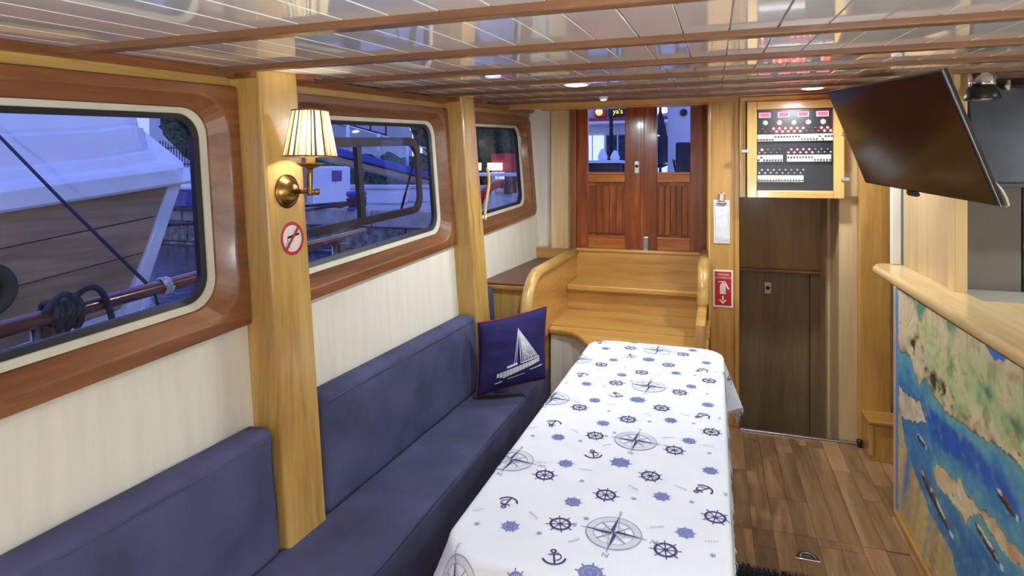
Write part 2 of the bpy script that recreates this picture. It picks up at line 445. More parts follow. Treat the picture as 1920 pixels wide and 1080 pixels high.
def rrect(y0, y1, s0, s1, r, n=7):
    pts = []
    for cy_, cs, a0 in ((y1 - r, s1 - r, 0), (y0 + r, s1 - r, PI / 2), (y0 + r, s0 + r, PI), (y1 - r, s0 + r, 1.5 * PI)):
        for k in range(n + 1):
            a = a0 + PI / 2 * k / n
            pts.append((cy_ + r * math.cos(a), cs + r * math.sin(a)))
    return pts
def hp(p, off):
    Y, s = p; z = zs(Y, s); return (hx(Y, z) + off, Y, z)
def ring(b, loops):           # loops: list of (rrect points, offset); closed in section
    n = len(loops[0][0]); vs = []
    for pts, off in loops: vs += [hp(p, off) for p in pts]
    m = len(loops)
    fs = [(i * n + k, i * n + (k + 1) % n, ((i + 1) % m) * n + (k + 1) % n, ((i + 1) % m) * n + k) for i in range(m) for k in range(n)]
    return b.add(vs, fs)
for i, ((ta, tb), (ga, gb)) in enumerate(zip(WIN, GL)):
    w = struct('window_%d' % (i + 1), ['large fixed window framed in mahogany beside the first post', 'sliding window framed in mahogany between the two posts', 'small mahogany framed window past the second post'][i], hp(((ta + tb) / 2, 1.12), 0))
    s0, s1 = 1.20, 1.803
    ro = 0.004 if i < 2 else 0.07
    out = rrect(ta, tb, 1.12, 1.875, 0.06 if i == 2 else 0.004)
    mid = rrect(ga - 0.045, gb + 0.045, s0 - 0.04, s1 + 0.04, 0.11)
    inn = rrect(ga, gb, s0, s1, 0.085)
    ring(MB(), [(out, -0.02), (out, 0.024), (mid, 0.024), (inn, -0.025), (inn, -0.06), (out, -0.06)]).build('window_trim', 'mah_y', w, bevel=0.006)
    g1 = rrect(ga + 0.018, gb - 0.018, s0 + 0.02, s1 - 0.018, 0.075)
    ring(MB(), [(inn, -0.045), (inn, -0.022), (g1, -0.03), (g1, -0.05)]).build('gasket', 'gasket', w, bevel=0.003)
    g2 = rrect(ga + 0.034, gb - 0.034, s0 + 0.037, s1 - 0.034, 0.065)
    ring(MB(), [(g1, -0.055), (g1, -0.036), (g2, -0.042), (g2, -0.06)]).build('rubber_seal', 'rubber', w)
    gp = rrect(ga + 0.02, gb - 0.02, s0 + 0.02, s1 - 0.02, 0.07)
    n = len(gp)
    MB().add([hp(p, -0.05) for p in gp] + [hp(p, -0.055) for p in gp],
             [tuple(range(n)), tuple(range(2 * n - 1, n - 1, -1))] + [(k, (k + 1) % n, n + (k + 1) % n, n + k) for k in range(n)]).build('pane', 'glass', w)
    if i == 1:
        o1 = rrect(1.62, 2.86, 1.325, 1.715, 0.09); i1 = rrect(1.66, 2.825, 1.36, 1.672, 0.06)
        ring(MB(), [(o1, -0.075), (o1, -0.058), (i1, -0.058), (i1, -0.075)]).build('slider_frame', 'rubber', w)
        sl = rrect(2.30, 2.335, 1.35, 1.685, 0.004)
        q = [hp(p, -0.058) for p in sl] + [hp(p, -0.08) for p in sl]; n = len(sl)
        MB().add(q, [tuple(range(n)), tuple(range(2 * n - 1, n - 1, -1))] + [(k, (k + 1) % n, n + (k + 1) % n, n + k) for k in range(n)]).build('slider_bar', 'rubber', w)
        sl = rrect(1.66, 2.33, 1.30, 1.312, 0.003)
        q = [hp(p, -0.058) for p in sl] + [hp(p, -0.07) for p in sl]
        MB().add(q, [tuple(range(n)), tuple(range(2 * n - 1, n - 1, -1))] + [(k, (k + 1) % n, n + (k + 1) % n, n + k) for k in range(n)]).build('slider_track', 'steel', w)

# posts -------------------------------------------------------------
def post(name, label, ya, yb):
    t = struct(name, label, (hx(ya, 0) + 0.05, (ya + yb) / 2, 0))
    b = MB(); zt = ceil_z(ya) + 0.004
    b.hexa([(hx(ya, 0) - .04, ya, 0), (hx(ya, 0) + .11, ya, 0), (hx(yb, 0) + .11, yb, 0), (hx(yb, 0) - .04, yb, 0),
            (hx(ya, zt) - .04, ya, zt), (hx(ya, zt) + .11, ya, zt), (hx(yb, zt) + .11, yb, ceil_z(yb) + .004), (hx(yb, zt) - .04, yb, ceil_z(yb) + .004)])
    b.build('post_shaft', 'pine_z', t, bevel=0.012, seg=3)
    za = ceil_z(ya) - 0.028
    MB().box(hx(ya, za) - 0.02, hx(ya, za) + 0.10, ya - 0.022, ya + 0.002, za, ceil_z(ya)).build('post_cap', 'mah_y', t, bevel=0.003)
    MB().box(hx(ya, za) + 0.03, hx(ya, za) + 0.145, yb - 0.004, yb + 0.05, ceil_z(yb) - 0.02, ceil_z(yb)).build('post_bracket', 'mah_y', t, bevel=0.003)
    return t
post('trim_4', 'pine post beside the viewpoint, out of view', 0.050, 0.232)
post('trim_5', 'pine post aft of the viewpoint, out of view', -1.454, -1.273)
post('trim_1', 'thick pine post carrying the first wall lamp', 1.554, 1.735)
post('trim_2', 'pine post carrying the second wall lamp', 3.062, 3.240)

# other outer walls ---------------------------------------------------
wr = struct('wall_right', 'white starboard side of the cabin')
MB().box(XR, XR + 0.05, Y0, YB + .1, 0, 2.15).build('panel', 'cream', wr)
wb = struct('wall_back', 'pine panelled wall behind the viewpoint')
for k in range(8):
    MB().box(-1.6 + 0.49 * k, -1.6 + 0.49 * k + 0.486, Y0 - 0.05, Y0, 0, 1.72).build('panel', 'pine_z', wb)

# forward bulkhead ----------------------------------------------------
wf = struct('wall_front', 'pine forward bulkhead with companionway openings', (0.4, YB, 0))
zc = ceil_z(YB)
MB().box(-0.035, 0.115, YB, 4.5, 0, zc + .02).build('jamb_panel', 'honey_z', wf, bevel=0.004)
MB().box(0.112, 0.14, YB - 0.012, 4.2, 0, zc).build('jamb_edge', 'honey_z', wf, bevel=0.004)
MB().box(-0.045, -0.03, YB - 0.008, 4.45, 0.62, zc).build('jamb_edge', 'pine_z', wf, bevel=0.003)
MB().box(0.14, 0.80, YB + 0.012, YB + 0.06, 1.46, zc + .02).build('over_door_panel', 'pine_x', wf)
MB().box(0.70, 0.80, YB - 0.0, 4.35, -0.75, zc).build('pale_panel', 'paleoak', wf, bevel=0.003)
MB().box(0.712, 0.80, YB - 0.012, YB + 0.004, 1.44, 1.462).build('panel_trim', 'honey_x', wf)
MB().box(0.795, 0.958, YB - 0.06, YB + 0.06, 0.0, zc).build('pillar', 'honey_z', wf, bevel=0.006)
MB().box(0.955, XR, YB, YB + 0.05, 0, zc + .02).build('white_panel', 'white', wf)
MB().box(-1.5, -1.075, 4.56, 4.62, 0, 2.13).build('cream_panel', 'cream', wf)
MB().box(-1.20, -1.0, 4.48, 4.56, 0, 2.12).build('pine_panel', 'pale_z', wf, bevel=0.005)
MB().box(-1.03, -0.985, 4.40, 4.5, 1.03, 2.13).build('door_jamb', 'mah_z', wf, bevel=0.004)
MB().box(-0.06, -0.03, 4.40, 4.5, 1.03, 2.13).build('door_jamb', 'pine_z', wf, bevel=0.004)
MB().box(-1.25, -0.03, 4.38, 4.46, 2.075, 2.105).build('door_head', 'honey_x', wf, bevel=0.006)
MB().box(-1.3, 0.0, 4.46, 4.55, 2.10, 2.2).build('head_panel', 'honey_x', wf)
MB().box(-1.5, -0.03, 4.47, 4.56, 0, 1.029).build('lower_panel', 'honey_x', wf)
# recess down to the lower cabins
MB().box(0.10, 0.70, 4.62, 4.66, 0.925, 1.5).build('soffit_panel', 'soffit', wf, bevel=0.004)
MB().box(0.10, 0.70, 4.60, 4.68, 0.905, 0.925).build('soffit_edge', 'soffit', wf, bevel=0.004)
MB().box(0.10, 0.72, YB + 0.06, 4.72, 1.5, 1.54).build('recess_ceiling', 'soffit', wf)
MB().box(0.05, 0.111, YB + 0.03, 4.76, -0.8, 1.54).build('recess_side', 'oakgrey', wf)
MB().box(0.685, 0.76, 4.35, 4.76, -0.8, 1.54).build('recess_side', 'paleoak', wf)
MB().box(0.628, 0.69, 4.66, 4.70, -0.75, 0.91).build('door_jamb', 'oakgrey', wf)
MB().box(0.1, 0.72, YB, 4.74, -0.8, -0.75).build('recess_floor', 'oakgrey', wf)
MB().box(0.1, 0.72, YB - .01, YB + .01, -0.75, -0.02).build('recess_riser', 'oakgrey', wf)
MB().box(0.03, 0.78, 4.735, 4.78, -0.8, 1.56).build('recess_back', 'oakgrey', wf)
MB().box(0.03, 0.8, YB + 0.06, 4.78, 1.54, 1.58).build('recess_lid', 'oakgrey', wf)
d3 = struct('door_3', 'plain grey oak door at the foot of the recess', (0.36, 4.7, -0.75))
MB().box(0.12, 0.626, 4.69, 4.73, -0.75, 0.905).build('door_leaf', 'oakgrey', d3, bevel=0.003)
lk = MB().box(0.33, 0.378, 4.683, 4.69, 0.735, 0.82).build('lock_plate', 'steel', d3, bevel=0.006)
MB().lathe([(0.0, -0.008), (0.013, -0.008), (0.015, 0)], (0.354, 4.683, 0.778), 'y', 16).build('thumb_turn', 'black', lk, smooth=True)
tr = MB().box(0.142, 0.80, YB - 0.04, YB - 0.012, 0.0, 0.012).build('trim_3', 'steel', None, bevel=0.004)
tag(tr, 'bright metal threshold strip across the recess opening', None, None, 'structure')

# partition standing on the bar ---------------------------------------
pa = struct('wall_partition', 'pale wood partition standing on the bar counter', (0.97, 3.4, 1.1))
MB().box(0.955, 0.985, 3.05, 3.74, 1.10, ceil_z(3.4) + .03).build('panel', 'paleoak', pa)
MB().box(0.905, 0.952, 3.76, 3.80, 1.105, ceil_z(3.78) + .02).build('white_post', 'white', pa, bevel=0.004)
MB().box(0.945, 0.995, 2.985, 3.06, 1.10, ceil_z(3.0) + .02).build('partition_post', 'pale_z', pa, bevel=0.006)

# ------------------------------------------------------------------ companionway doors (deck level above the steps)
def leaf(name, label, x0, x1, hinge_right):
    t = struct(name, label, ((x0 + x1) / 2, 4.44, 1.05))
    ya, yb = 4.42, 4.46
    z0, z1 = 1.05, 2.10
    gx0, gx1 = x0 + 0.085, x1 - 0.125
    if hinge_right: gx0, gx1 = x0 + 0.10, x1 - 0.11
    zg0, zp1, zp0 = 1.60, 1.535, 1.235
    MB().box(x0, gx0, ya, yb, z0, z1).build('stile', 'door_z', t, bevel=0.004)
    MB().box(gx1, x1, ya, yb, z0, z1).build('stile', 'door_z', t, bevel=0.004)
    for a, c in ((z0, 1.135), (zp1, zg0), (2.085, z1)):
        MB().box(gx0, gx1, ya, yb, a, c).build('rail', 'door_x', t, bevel=0.004)
    MB().box(gx0, gx1, ya - 0.012, ya + .01, zg0 - 0.008, zg0 + 0.008).build('sill_bead', 'door_x', t, bevel=0.004)
    MB().box(gx0, gx1, ya - 0.008, ya + .01, 1.128, 1.142).build('sill_bead', 'door_x', t, bevel=0.004)
    n = 5; wv = (gx1 - gx0 - 0.03) / n
    pn = MB().box(gx0, gx1, ya + 0.018, yb - 0.008, 1.135, zp1).build('panel', 'door_z', t)
    for k in range(n):
        MB().box(gx0 + 0.015 + wv * k, gx0 + 0.015 + wv * (k + 1) - 0.002, ya + 0.006, ya + 0.02, 1.16, zp1 - 0.025).build('board', 'door_z', pn, bevel=0.003)
    MB().box(gx0, gx1, ya + 0.017, ya + 0.022, zg0, 2.085).build('pane', 'glass', t)
    return t
dl = leaf('door_1', 'port leaf of the glazed teak companionway door', -0.985, -0.502, False)
pl = MB().box(-0.558, -0.524, 4.412, 4.42, 1.60, 1.69).build('latch_plate', 'steel', dl, bevel=0.008)
MB().lathe([(0, -0.012), (0.010, -0.012), (0.012, 0)], (-0.541, 4.412, 1.652), 'y', 14).build('knob', 'black', pl, smooth=True)
dr = leaf('door_2', 'starboard leaf of the glazed teak companionway door', -0.498, -0.06, True)
MB().box(-0.494, -0.456, 4.395, 4.42, 1.045, 1.145).build('bolt', 'steel', dr, bevel=0.006)

MB().box(-0.512, -0.488, 4.408, 4.419, 1.052, 2.10).build('astragal', 'door_z', dl, bevel=0.003)
# ------------------------------------------------------------------ steps
st = thing('companionway_stairs', 'golden pine steps with rounded side boards leading up to the doors', 'stairs', (-0.5, 3.8, 0))
MB().box(-0.97, -0.035, 4.36, 4.44, 0.80, 1.032).build('riser', 'honey_x', st)
MB().box(-0.985, -0.035, 4.35, 4.56, 1.03, 1.05).build('threshold', 'honey_x', st, bevel=0.006)
MB().box(-0.97, -0.09, 4.03, 4.37, 0.802, 0.84).build('tread', 'honey_x', st, bevel=0.01, seg=3)
MB().box(-0.968, -0.09, 4.07, 4.10, 0.655, 0.81).build('riser', 'honey_x', st)
for i, (ya, yb) in enumerate([(3.62, 3.79), (3.792, 3.95), (3.952, 4.08)]):
    MB().box(-0.97, -0.035, ya, yb, 0.63, 0.66).build('tread_board', 'honey_x', st)
front = [(-0.97, 3.62), (-0.97, 3.555), (-0.90, 3.55), (-0.83, 3.52), (-0.765, 3.46), (-0.715, 3.37), (-0.68, 3.30), (-0.63, 3.255), (-0.56, 3.235), (-0.035, 3.235), (-0.035, 3.62)]
MB().prism([(x_, y_, 0.615) for x_, y_ in front], (0, 0, 0.045)).build('tread_nosing', 'honey_x', st, bevel=0.018, seg=4)
inset = [(-0.96, 3.62), (-0.96, 3.585), (-0.89, 3.58), (-0.815, 3.545), (-0.745, 3.48), (-0.69, 3.39), (-0.655, 3.325), (-0.61, 3.285), (-0.55, 3.265), (-0.045, 3.265), (-0.045, 3.62)]
MB().prism([(x_, y_, 0.0) for x_, y_ in inset], (0, 0, 0.614)).build('curved_riser', 'cream', st)
def stringer(name, x0, x1, yf, zt, zb, ye, mat, rad=0.24):
    lp = [(x0, ye, zb), (x0, yf + 0.32, zb), (x0, yf, zb + 0.2)]
    for k in range(11):
        a = PI - PI / 2 * k / 10
        lp.append((x0, yf + rad + rad * math.cos(a), zt - rad + rad * math.sin(a)))
    lp.append((x0, ye, zt))
    MB().prism(lp, (x1 - x0, 0, 0)).build(name, mat, st, bevel=0.002)
    path = []
    for k in range(13):
        a = PI - PI / 2 * k / 12
        path.append(((x0 + x1) / 2, yf + rad + rad * math.cos(a), zt - rad + rad * math.sin(a)))
    path = [((x0 + x1) / 2, yf, zb + 0.2)] + path + [((x0 + x1) / 2, ye, zt)]
    return path
pth = stringer('side_board', -1.012, -0.968, 3.16, 1.02, 0.62, 4.42, 'honey_y')
MB().tube(pth, 0.034, 14).build('hand_cap', 'pine_y', st, smooth=True)
pth = stringer('side_board', -0.092, -0.05, 3.72, 1.04, 0.62, 4.38, 'honey_y', 0.2)
MB().tube(pth, 0.034, 14).build('hand_cap', 'pine_y', st, smooth=True)
MB().box(-0.10, -0.05, 3.24, 3.76, 0.0, 0.82).build('side_board', 'honey_z', st, bevel=0.006)
MB().box(-0.10, -0.05, 3.761, 4.36, 0.0, 0.62).build('side_board', 'honey_z', st)
MB().box(-1.012, -0.972, 3.56, 4.42, 0.0, 0.62).build('side_board', 'honey_y', st)

# console beside the steps
co = thing('side_console', 'low pine console with a brown leather top beside the steps', 'console', (-1.17, 4.0, 0))
def cbox(b, ya, yb, z0, z1, xr, ins=0.003):
    return b.hexa([(hx(ya, z0) + ins, ya, z0), (xr, ya, z0), (xr, yb, z0), (hx(yb, z0) + ins, yb, z0), (hx(ya, z1) + ins, ya, z1), (xr, ya, z1), (xr, yb, z1), (hx(yb, z1) + ins, yb, z1)])
cbox(MB(), 3.37, 4.47, 0.45, 0.915, -1.05).build('body', 'pine_z', co)
cbox(MB(), 3.345, 4.475, 0.915, 0.94, -1.046).build('top_board', 'honey_y', co, bevel=0.005)
cbox(MB(), 3.35, 4.47, 0.94, 0.952, -1.048, 0.008).build('leather_top', 'leather', co, bevel=0.004)

# ------------------------------------------------------------------ bench, cushions
bn = thing('bench_base', 'cream boxed bench base under the long blue seat', 'bench', (-1.15, 1.3, 0))
cbox(MB(), Y0 + .05, 3.53, 0.0, 0.148, -0.99, 0.02).build('plinth', 'cream', bn)
for k in range(4):
    MB().box(-0.99, -0.975, -1.9 + 1.3 * k, -0.75 + 1.3 * k, 0.02, 0.13).build('front_panel', 'pine_y', bn, bevel=0.004)

def soft_box(b, x0, x1, y0, y1, z0, z1, r, wob, lean=None, nl=60):
    # rounded section swept along Y with gentle wrinkles
    sec = []
    for cx_, cz_, a0 in ((x1 - r, z1 - r, 0), (x0 + r, z1 - r, PI / 2), (x0 + r, z0 + r, PI), (x1 - r, z0 + r, 1.5 * PI)):
        for k in range(5):
            a = a0 + PI / 2 * k / 4; sec.append((cx_ + r * math.cos(a), cz_ + r * math.sin(a)))
    dense = []
    for i in range(len(sec)):
        p, q = sec[i], sec[(i + 1) % len(sec)]
        d = math.dist(p, q); m = max(1, int(d / 0.05))
        for k in range(m): dense.append((p[0] + (q[0] - p[0]) * k / m, p[1] + (q[1] - p[1]) * k / m))
    n = len(dense); vs = []; fs = []
    cxm, czm = (x0 + x1) / 2, (z0 + z1) / 2
    for j in range(nl + 1):
        t = j / nl; Y = y0 + (y1 - y0) * t
        e = min(t, 1 - t) * (y1 - y0); sh = 1.0
        if e < r: sh = 1 - (1 - math.sqrt(max(0, 1 - (1 - e / r) ** 2))) * 1.0
        ins = r * (1 - sh)
        for (X, Z) in dense:
            dx = (X - cxm) / max(1e-6, abs(x1 - x0) / 2); dz = (Z - czm) / max(1e-6, abs(z1 - z0) / 2)
            X2 = cxm + (X - cxm) * (1 - ins / (abs(x1 - x0) / 2)); Z2 = czm + (Z - czm) * (1 - ins / (abs(z1 - z0) / 2))
            w = wob * noise.noise(Vector((X * 6, Y * 5, Z * 6))) if wob else 0
            if wob > 0.007: w += 0.0045 * noise.noise(Vector((0, Y * 20 + Z * 4, Z * 5))) * max(0, min(1, (Y - 0.2) / 1.2))
            off = lean(Y, Z2) if lean else 0
            vs.append((X2 + off + w, Y, Z2 + w * 0.7))
    for j in range(nl):
        fs += [(j * n + k, j * n + (k + 1) % n, (j + 1) * n + (k + 1) % n, (j + 1) * n + k) for k in range(n)]
    fs += [tuple(range(n - 1, -1, -1)), tuple(range(nl * n, nl * n + n))]
    return b.add(vs, fs)
def seat(label, y0, y1):
    t = thing('seat_cushion', label, 'cushion', (-1.15, (y0 + y1) / 2, 0.15), 'blue bench seat cushions')
    soft_box(MB(), -1.30, -0.945, y0, y1, 0.155, 0.43, 0.03, 0.006, nl=90).build('cover', 'suede2', t, smooth=True)
    MB().tube([(-0.952, y0 + .03 + (y1 - y0 - .06) * k / 40, 0.4205 + 0.002 * noise.noise(Vector((0, k * .7, 0)))) for k in range(41)], 0.0035, 6).build('piping', 'suede2', t, smooth=True)
    return t
seat('long slate blue seat cushion running beside the table', -1.2, 3.54)
def back(label, y0, y1, z1, wrink=0.006):
    t = thing('back_cushion', label, 'cushion', (-1.33, (y0 + y1) / 2, 0.43), 'blue bench back cushions')
    f = lambda Y, Z: hx(Y, Z) - hx(1.55, 1.0) - 0.055 * (Z - 0.435) * 0 
    soft_box(MB(), -1.405, -1.305, y0, y1, 0.424, z1, 0.028, wrink, f, nl=80).build('cover', 'suede', t, smooth=True)
    pth = [(-1.3055 + f(y0 + .035 + (y1 - y0 - .07) * k / 40, z1 - 0.03), y0 + .035 + (y1 - y0 - .07) * k / 40, z1 - 0.026) for k in range(41)] if y1 - y0 > 0.5 else [(-1.32, y0 + .04, z1 - .04), (-1.32, y1 - .04, z1 - .04)]
    MB().tube(pth, 0.003, 6).build('piping', 'suede', t, smooth=True)
    return t
back('wrinkled blue back cushion in front of the first post, below the boat view', -1.2, 1.545, 0.815, 0.008)
back('smooth blue back cushion between the two pine posts', 1.745, 3.055, 0.83)
back('short blue back cushion wedged between second post and console', 3.245, 3.338, 0.93)

# pillow --------------------------------------------------------------
pw = thing('throw_pillow', 'navy throw pillow printed with a white sailing yacht', 'pillow', (-1.08, 3.03, 0.43))
PA = Vector((-1.170, 2.885, 0.445)); PBv = Vector((-0.850, 3.075, 0.515))
pu = (PBv - PA); PWID = pu.length; pu.normalize()
pn_ = Vector((pu.y, -pu.x, 0)).normalized()          # faces the camera side
pv = pu.cross(pn_) * -1
if pv.z < 0: pv = -pv
pv = (Vector((0.04, 0, 1)) - pn_ * 0.12).normalized(); pn2 = pu.cross(pv) * 1
if pn2.y > 0: pn2 = -pn2
PHT = 0.375
def pillow(u, v, side):
    a, c = 2 * u - 1, 2 * v - 1
    th = 0.065 * (max(0, 1 - a * a) ** 0.45) * (max(0, 1 - c * c) ** 0.45)
    pin = 1 - 0.05 * (1 - a * a) * abs(c) ; pin2 = 1 - 0.05 * (1 - c * c) * abs(a)
    th += 0.006 * noise.noise(Vector((u * 4, v * 9, 3.1))) * (1 - a ** 4) * (1 - c ** 4)
    return PA + pu * PWID * (0.5 + 0.5 * a * pin2) + pv * PHT * (0.5 + 0.5 * c * pin) + pn2 * (th * side)
b = MB(); b.grid(lambda u, v: pillow(u, v, 1), 30, 30); b.grid(lambda u, v: pillow(u, v, -1), 30, 30)
b.build('cover', 'navy', pw, smooth=True)
edge = [pillow(k / 20, 0, 1) for k in range(20)] + [pillow(1, k / 20, 1) for k in range(20)] + [pillow(1 - k / 20, 1, 1) for k in range(20)] + [pillow(0, 1 - k / 20, 1) for k in range(20)]
MB().tube(edge, 0.004, 6, closed=True).build('piping', 'redpipe', pw, smooth=True)
def print_on(name, mat, polys, fn, parent, off=0.0012):
    b = MB()
    for poly in polys:
        b.add([fn(u, v) for u, v in poly], [tuple(range(len(poly)))])
    return b.build(name, mat, parent, fix=False)
def pil(u, v):      # u,v in 0..1 on the front of the pillow
    return pillow(u, v, 1) + pn2 * 0.002
def strip(a, c, w):
    d = Vector(c) - Vector(a); nrm = Vector((-d.y, d.x)).normalized() * w / 2; m = 5; out = []
    for k in range(m):
        p, q = Vector(a) + d * k / m, Vector(a) + d * (k + 1) / m
        out.append([tuple(p - nrm), tuple(q - nrm), tuple(q + nrm), tuple(p + nrm)])
    return out
polys = []
polys += strip((0.56, 0.83), (0.60, 0.34), 0.012)                              # mast
polys += strip((0.56, 0.83), (0.50, 0.33), 0.008) + strip((0.56, 0.80), (0.53, 0.34), 0.006)
for k in range(9):                                                             # main sail in ragged strokes
    t_ = k / 8
    polys += strip((0.575 + 0.012 * t_, 0.80 - 0.03 * t_), (0.63 + 0.23 * t_, 0.36 + 0.012 * t_), 0.011 + 0.004 * (k % 2))
for k in range(4): polys += strip((0.60 + 0.02 * k, 0.55 - .05 * k), (0.70 + 0.03 * k, 0.42), 0.008)
polys += strip((0.60, 0.345), (0.88, 0.37), 0.018)
hull_ = [(0.26, 0.26), (0.30, 0.19), (0.46, 0.20), (0.62, 0.245), (0.80, 0.30), (0.90, 0.345), (0.74, 0.315), (0.56, 0.30), (0.40, 0.285)]
for k in range(14):
    u0 = 0.26 + 0.045 * k; u1 = u0 + 0.04
    lo = 0.185 + 0.012 * abs(k - 2) ** 0.9; hi = 0.275 + 0.006 * k
    polys.append([(u0, lo), (u1, lo + 0.006), (u1, max(lo + .02, hi)), (u0, max(lo + .015, hi - .004))])
polys += strip((0.40, 0.33), (0.55, 0.35), 0.03) + strip((0.74, 0.215), (0.93, 0.235), 0.02) + strip((0.24, 0.13), (0.34, 0.145), 0.014) + strip((0.42, 0.16), (0.66, 0.185), 0.010)
print_on('yacht_print', 'print_white', polys, pil, pw)

# ------------------------------------------------------------------ table and printed cloth
TX0, TX1, TY0, TY1, TZ = -0.585, 0.018, 1.24, 3.05, 0.748
tb = thing('saloon_table', 'long wooden saloon table hidden under the printed cloth', 'table', (-0.28, 2.15, 0))
ch = 0.09
MB().prism([(TX0 + ch, TY0, TZ - 0.03), (TX1 - ch, TY0, TZ - 0.03), (TX1, TY0 + ch, TZ - 0.03), (TX1, TY1 - ch, TZ - 0.03), (TX1 - ch, TY1, TZ - 0.03), (TX0 + ch, TY1, TZ - 0.03), (TX0, TY1 - ch, TZ - 0.03), (TX0, TY0 + ch, TZ - 0.03)], (0, 0, 0.03)).build('table_top', 'mah_y', tb, bevel=0.005)
for yy in (1.65, 2.65):
    MB().lathe([(0.17, 0), (0.17, 0.02), (0.06, 0.05), (0.04, 0.12), (0.045, 0.4), (0.035, 0.6), (0.09, 0.70), (0.09, 0.718)], (-0.28, yy, 0.001), 'z', 24).build('pedestal', 'mah_z', tb, smooth=True)
cl = thing('tablecloth', 'white fringed tablecloth printed with navy ship wheels and compasses', 'tablecloth', (-0.28, 2.15, TZ))
RC = 0.095
DROP = 0.27
def cloth(u, v):
    z0 = TZ + 0.004
    qx = min(max(u, TX0 + RC), TX1 - RC); qy = min(max(v, TY0 + RC), TY1 - RC)
    dx, dy = u - qx, v - qy
    r = math.hypot(dx, dy)
    s = r - RC - 0.004
    if s <= 0:
        return Vector((u, v, z0 + 0.0012 * noise.noise(Vector((u * 5, v * 5, 0)))))
    nx, ny = dx / r, dy / r
    bx, by = qx + nx * (RC + 0.004), qy + ny * (RC + 0.004)
    br = 0.014
    if s < br * PI / 2:
        a = s / br; out = br * math.sin(a); dn = br * (1 - math.cos(a))
    else:
        e = s - br * PI / 2; out = br; dn = br + e
        corner = min(1.0, 4 * abs(nx * ny) * 0.75)
        tang = bx * 9 + by * 9 + math.atan2(ny, nx) * 2.2
        amp = min(1, e / 0.15)
        out += e * (0.06 + 0.30 * corner) + 0.010 * amp * math.sin(tang * 2.3 + 0.7) * (1 - abs(nx) * 0.75)
        dn = br + e * (0.985 - 0.10 * corner)
    return Vector((bx + nx * out, by + ny * out, z0 - dn))
CU0, CU1, CV0, CV1 = TX0 - DROP, TX1 + DROP, TY0 - DROP, TY1 + DROP * 0.9
b = MB(); b.grid(lambda u, v: cloth(CU0 + (CU1 - CU0) * u, CV0 + (CV1 - CV0) * v), 120, 200)
b.build('cloth', 'cloth', cl, smooth=True, fix=False)
def onc(u, v, off=0.0012):
    p = cloth(u, v); e = 0.004
    n_ = (cloth(u + e, v) - cloth(u - e, v)).cross(cloth(u, v + e) - cloth(u, v - e)).normalized()
    return p + n_ * off
def arc(r0, r1, a0, a1, n=16):
    return [[(r0 * math.cos(a), r0 * math.sin(a)), (r1 * math.cos(a), r1 * math.sin(a)), (r1 * math.cos(b_), r1 * math.sin(b_)), (r0 * math.cos(b_), r0 * math.sin(b_))]
            for a, b_ in ((a0 + (a1 - a0) * k / n, a0 + (a1 - a0) * (k + 1) / n) for k in range(n))]
def spokes(r0, r1, w, n, a0=0.0):
    o = []
    for k in range(n):
        a = a0 + 2 * PI * k / n; o += strip((r0 * math.cos(a), r0 * math.sin(a)), (r1 * math.cos(a), r1 * math.sin(a)), w)
    return o
def star(r, n=5):
    pts = [((r if k % 2 == 0 else r * 0.42) * math.sin(PI * k / n), (r if k % 2 == 0 else r * 0.42) * math.cos(PI * k / n)) for k in range(2 * n)]
    return [[(0, 0), pts[k], pts[(k + 1) % (2 * n)]] for k in range(2 * n)]
wheel_p = arc(0.76, 0.98, 0, 2 * PI, 24) + spokes(0.1, 1.32, 0.10, 8, 0.2) + arc(0.0, 0.22, 0, 2 * PI, 10)
small_p = arc(0.74, 1.0, 0, 2 * PI, 20) + arc(0.30, 0.52, 0, 2 * PI, 14) + spokes(0.1, 1.3, 0.15, 8, 0.0) + spokes(0.3, 0.9, 0.12, 8, 0.39)
anch_p = strip((0, 0.62), (0, -0.9), 0.15) + [[(x_, y_ + 0.82) for x_, y_ in q] for q in arc(0.13, 0.27, 0, 2 * PI, 12)] + [[(x_, y_ + 0.08) for x_, y_ in q] for q in arc(0.82, 1.0, -PI + 0.2, -0.2, 14)]
anch_p += strip((-0.42, 0.40), (0.42, 0.40), 0.13) + [[(x_ + 0.1, y_ + 0.12) for x_, y_ in q] for q in arc(0.42, 0.52, -1.6, 2.0, 12)]
def word_p(n):
    r_ = random.Random(n); o = []
    for k in range(5 + n % 2):
        xx = -1 + 2 * k / 5
        o += [[(xx, -0.22), (xx + 0.1, -0.22), (xx + 0.1, 0.22), (xx, 0.22)]]
        yy = r_.choice([-0.2, 0.0, 0.16]); o += [[(xx, yy), (xx + 0.26, yy), (xx + 0.26, yy + 0.07), (xx, yy + 0.07)]]
    return o
comp_line = arc(0.955, 1.0, 0, 2 * PI, 40) + arc(0.70, 0.725, 0, 2 * PI, 32) + arc(0.40, 0.42, 0, 2 * PI, 20)
comp_fill = arc(0.725, 0.955, 0, 2 * PI, 36)
comp_dark = []
for k in range(4):
    a = PI / 2 * k; c_, s_ = math.cos(a), math.sin(a)
    for sg, L, w_ in ((1, 1.12, 0.13),):
        for q in ([(0, 0), (w_, w_), (L, 0)],):
            comp_dark.append([(x_ * c_ - y_ * s_, x_ * s_ + y_ * c_) for x_, y_ in q])
    a2 = a + PI / 4
    comp_line += strip((0.1 * math.cos(a2), 0.1 * math.sin(a2)), (0.72 * math.cos(a2), 0.72 * math.sin(a2)), 0.05)
    comp_line += strip((0, 0), (1.2 * c_, 1.2 * s_), 0.035)
    comp_line += strip((0.14 * (c_ + s_), 0.14 * (s_ - c_)), (1.1 * c_, 1.1 * s_), 0.025)
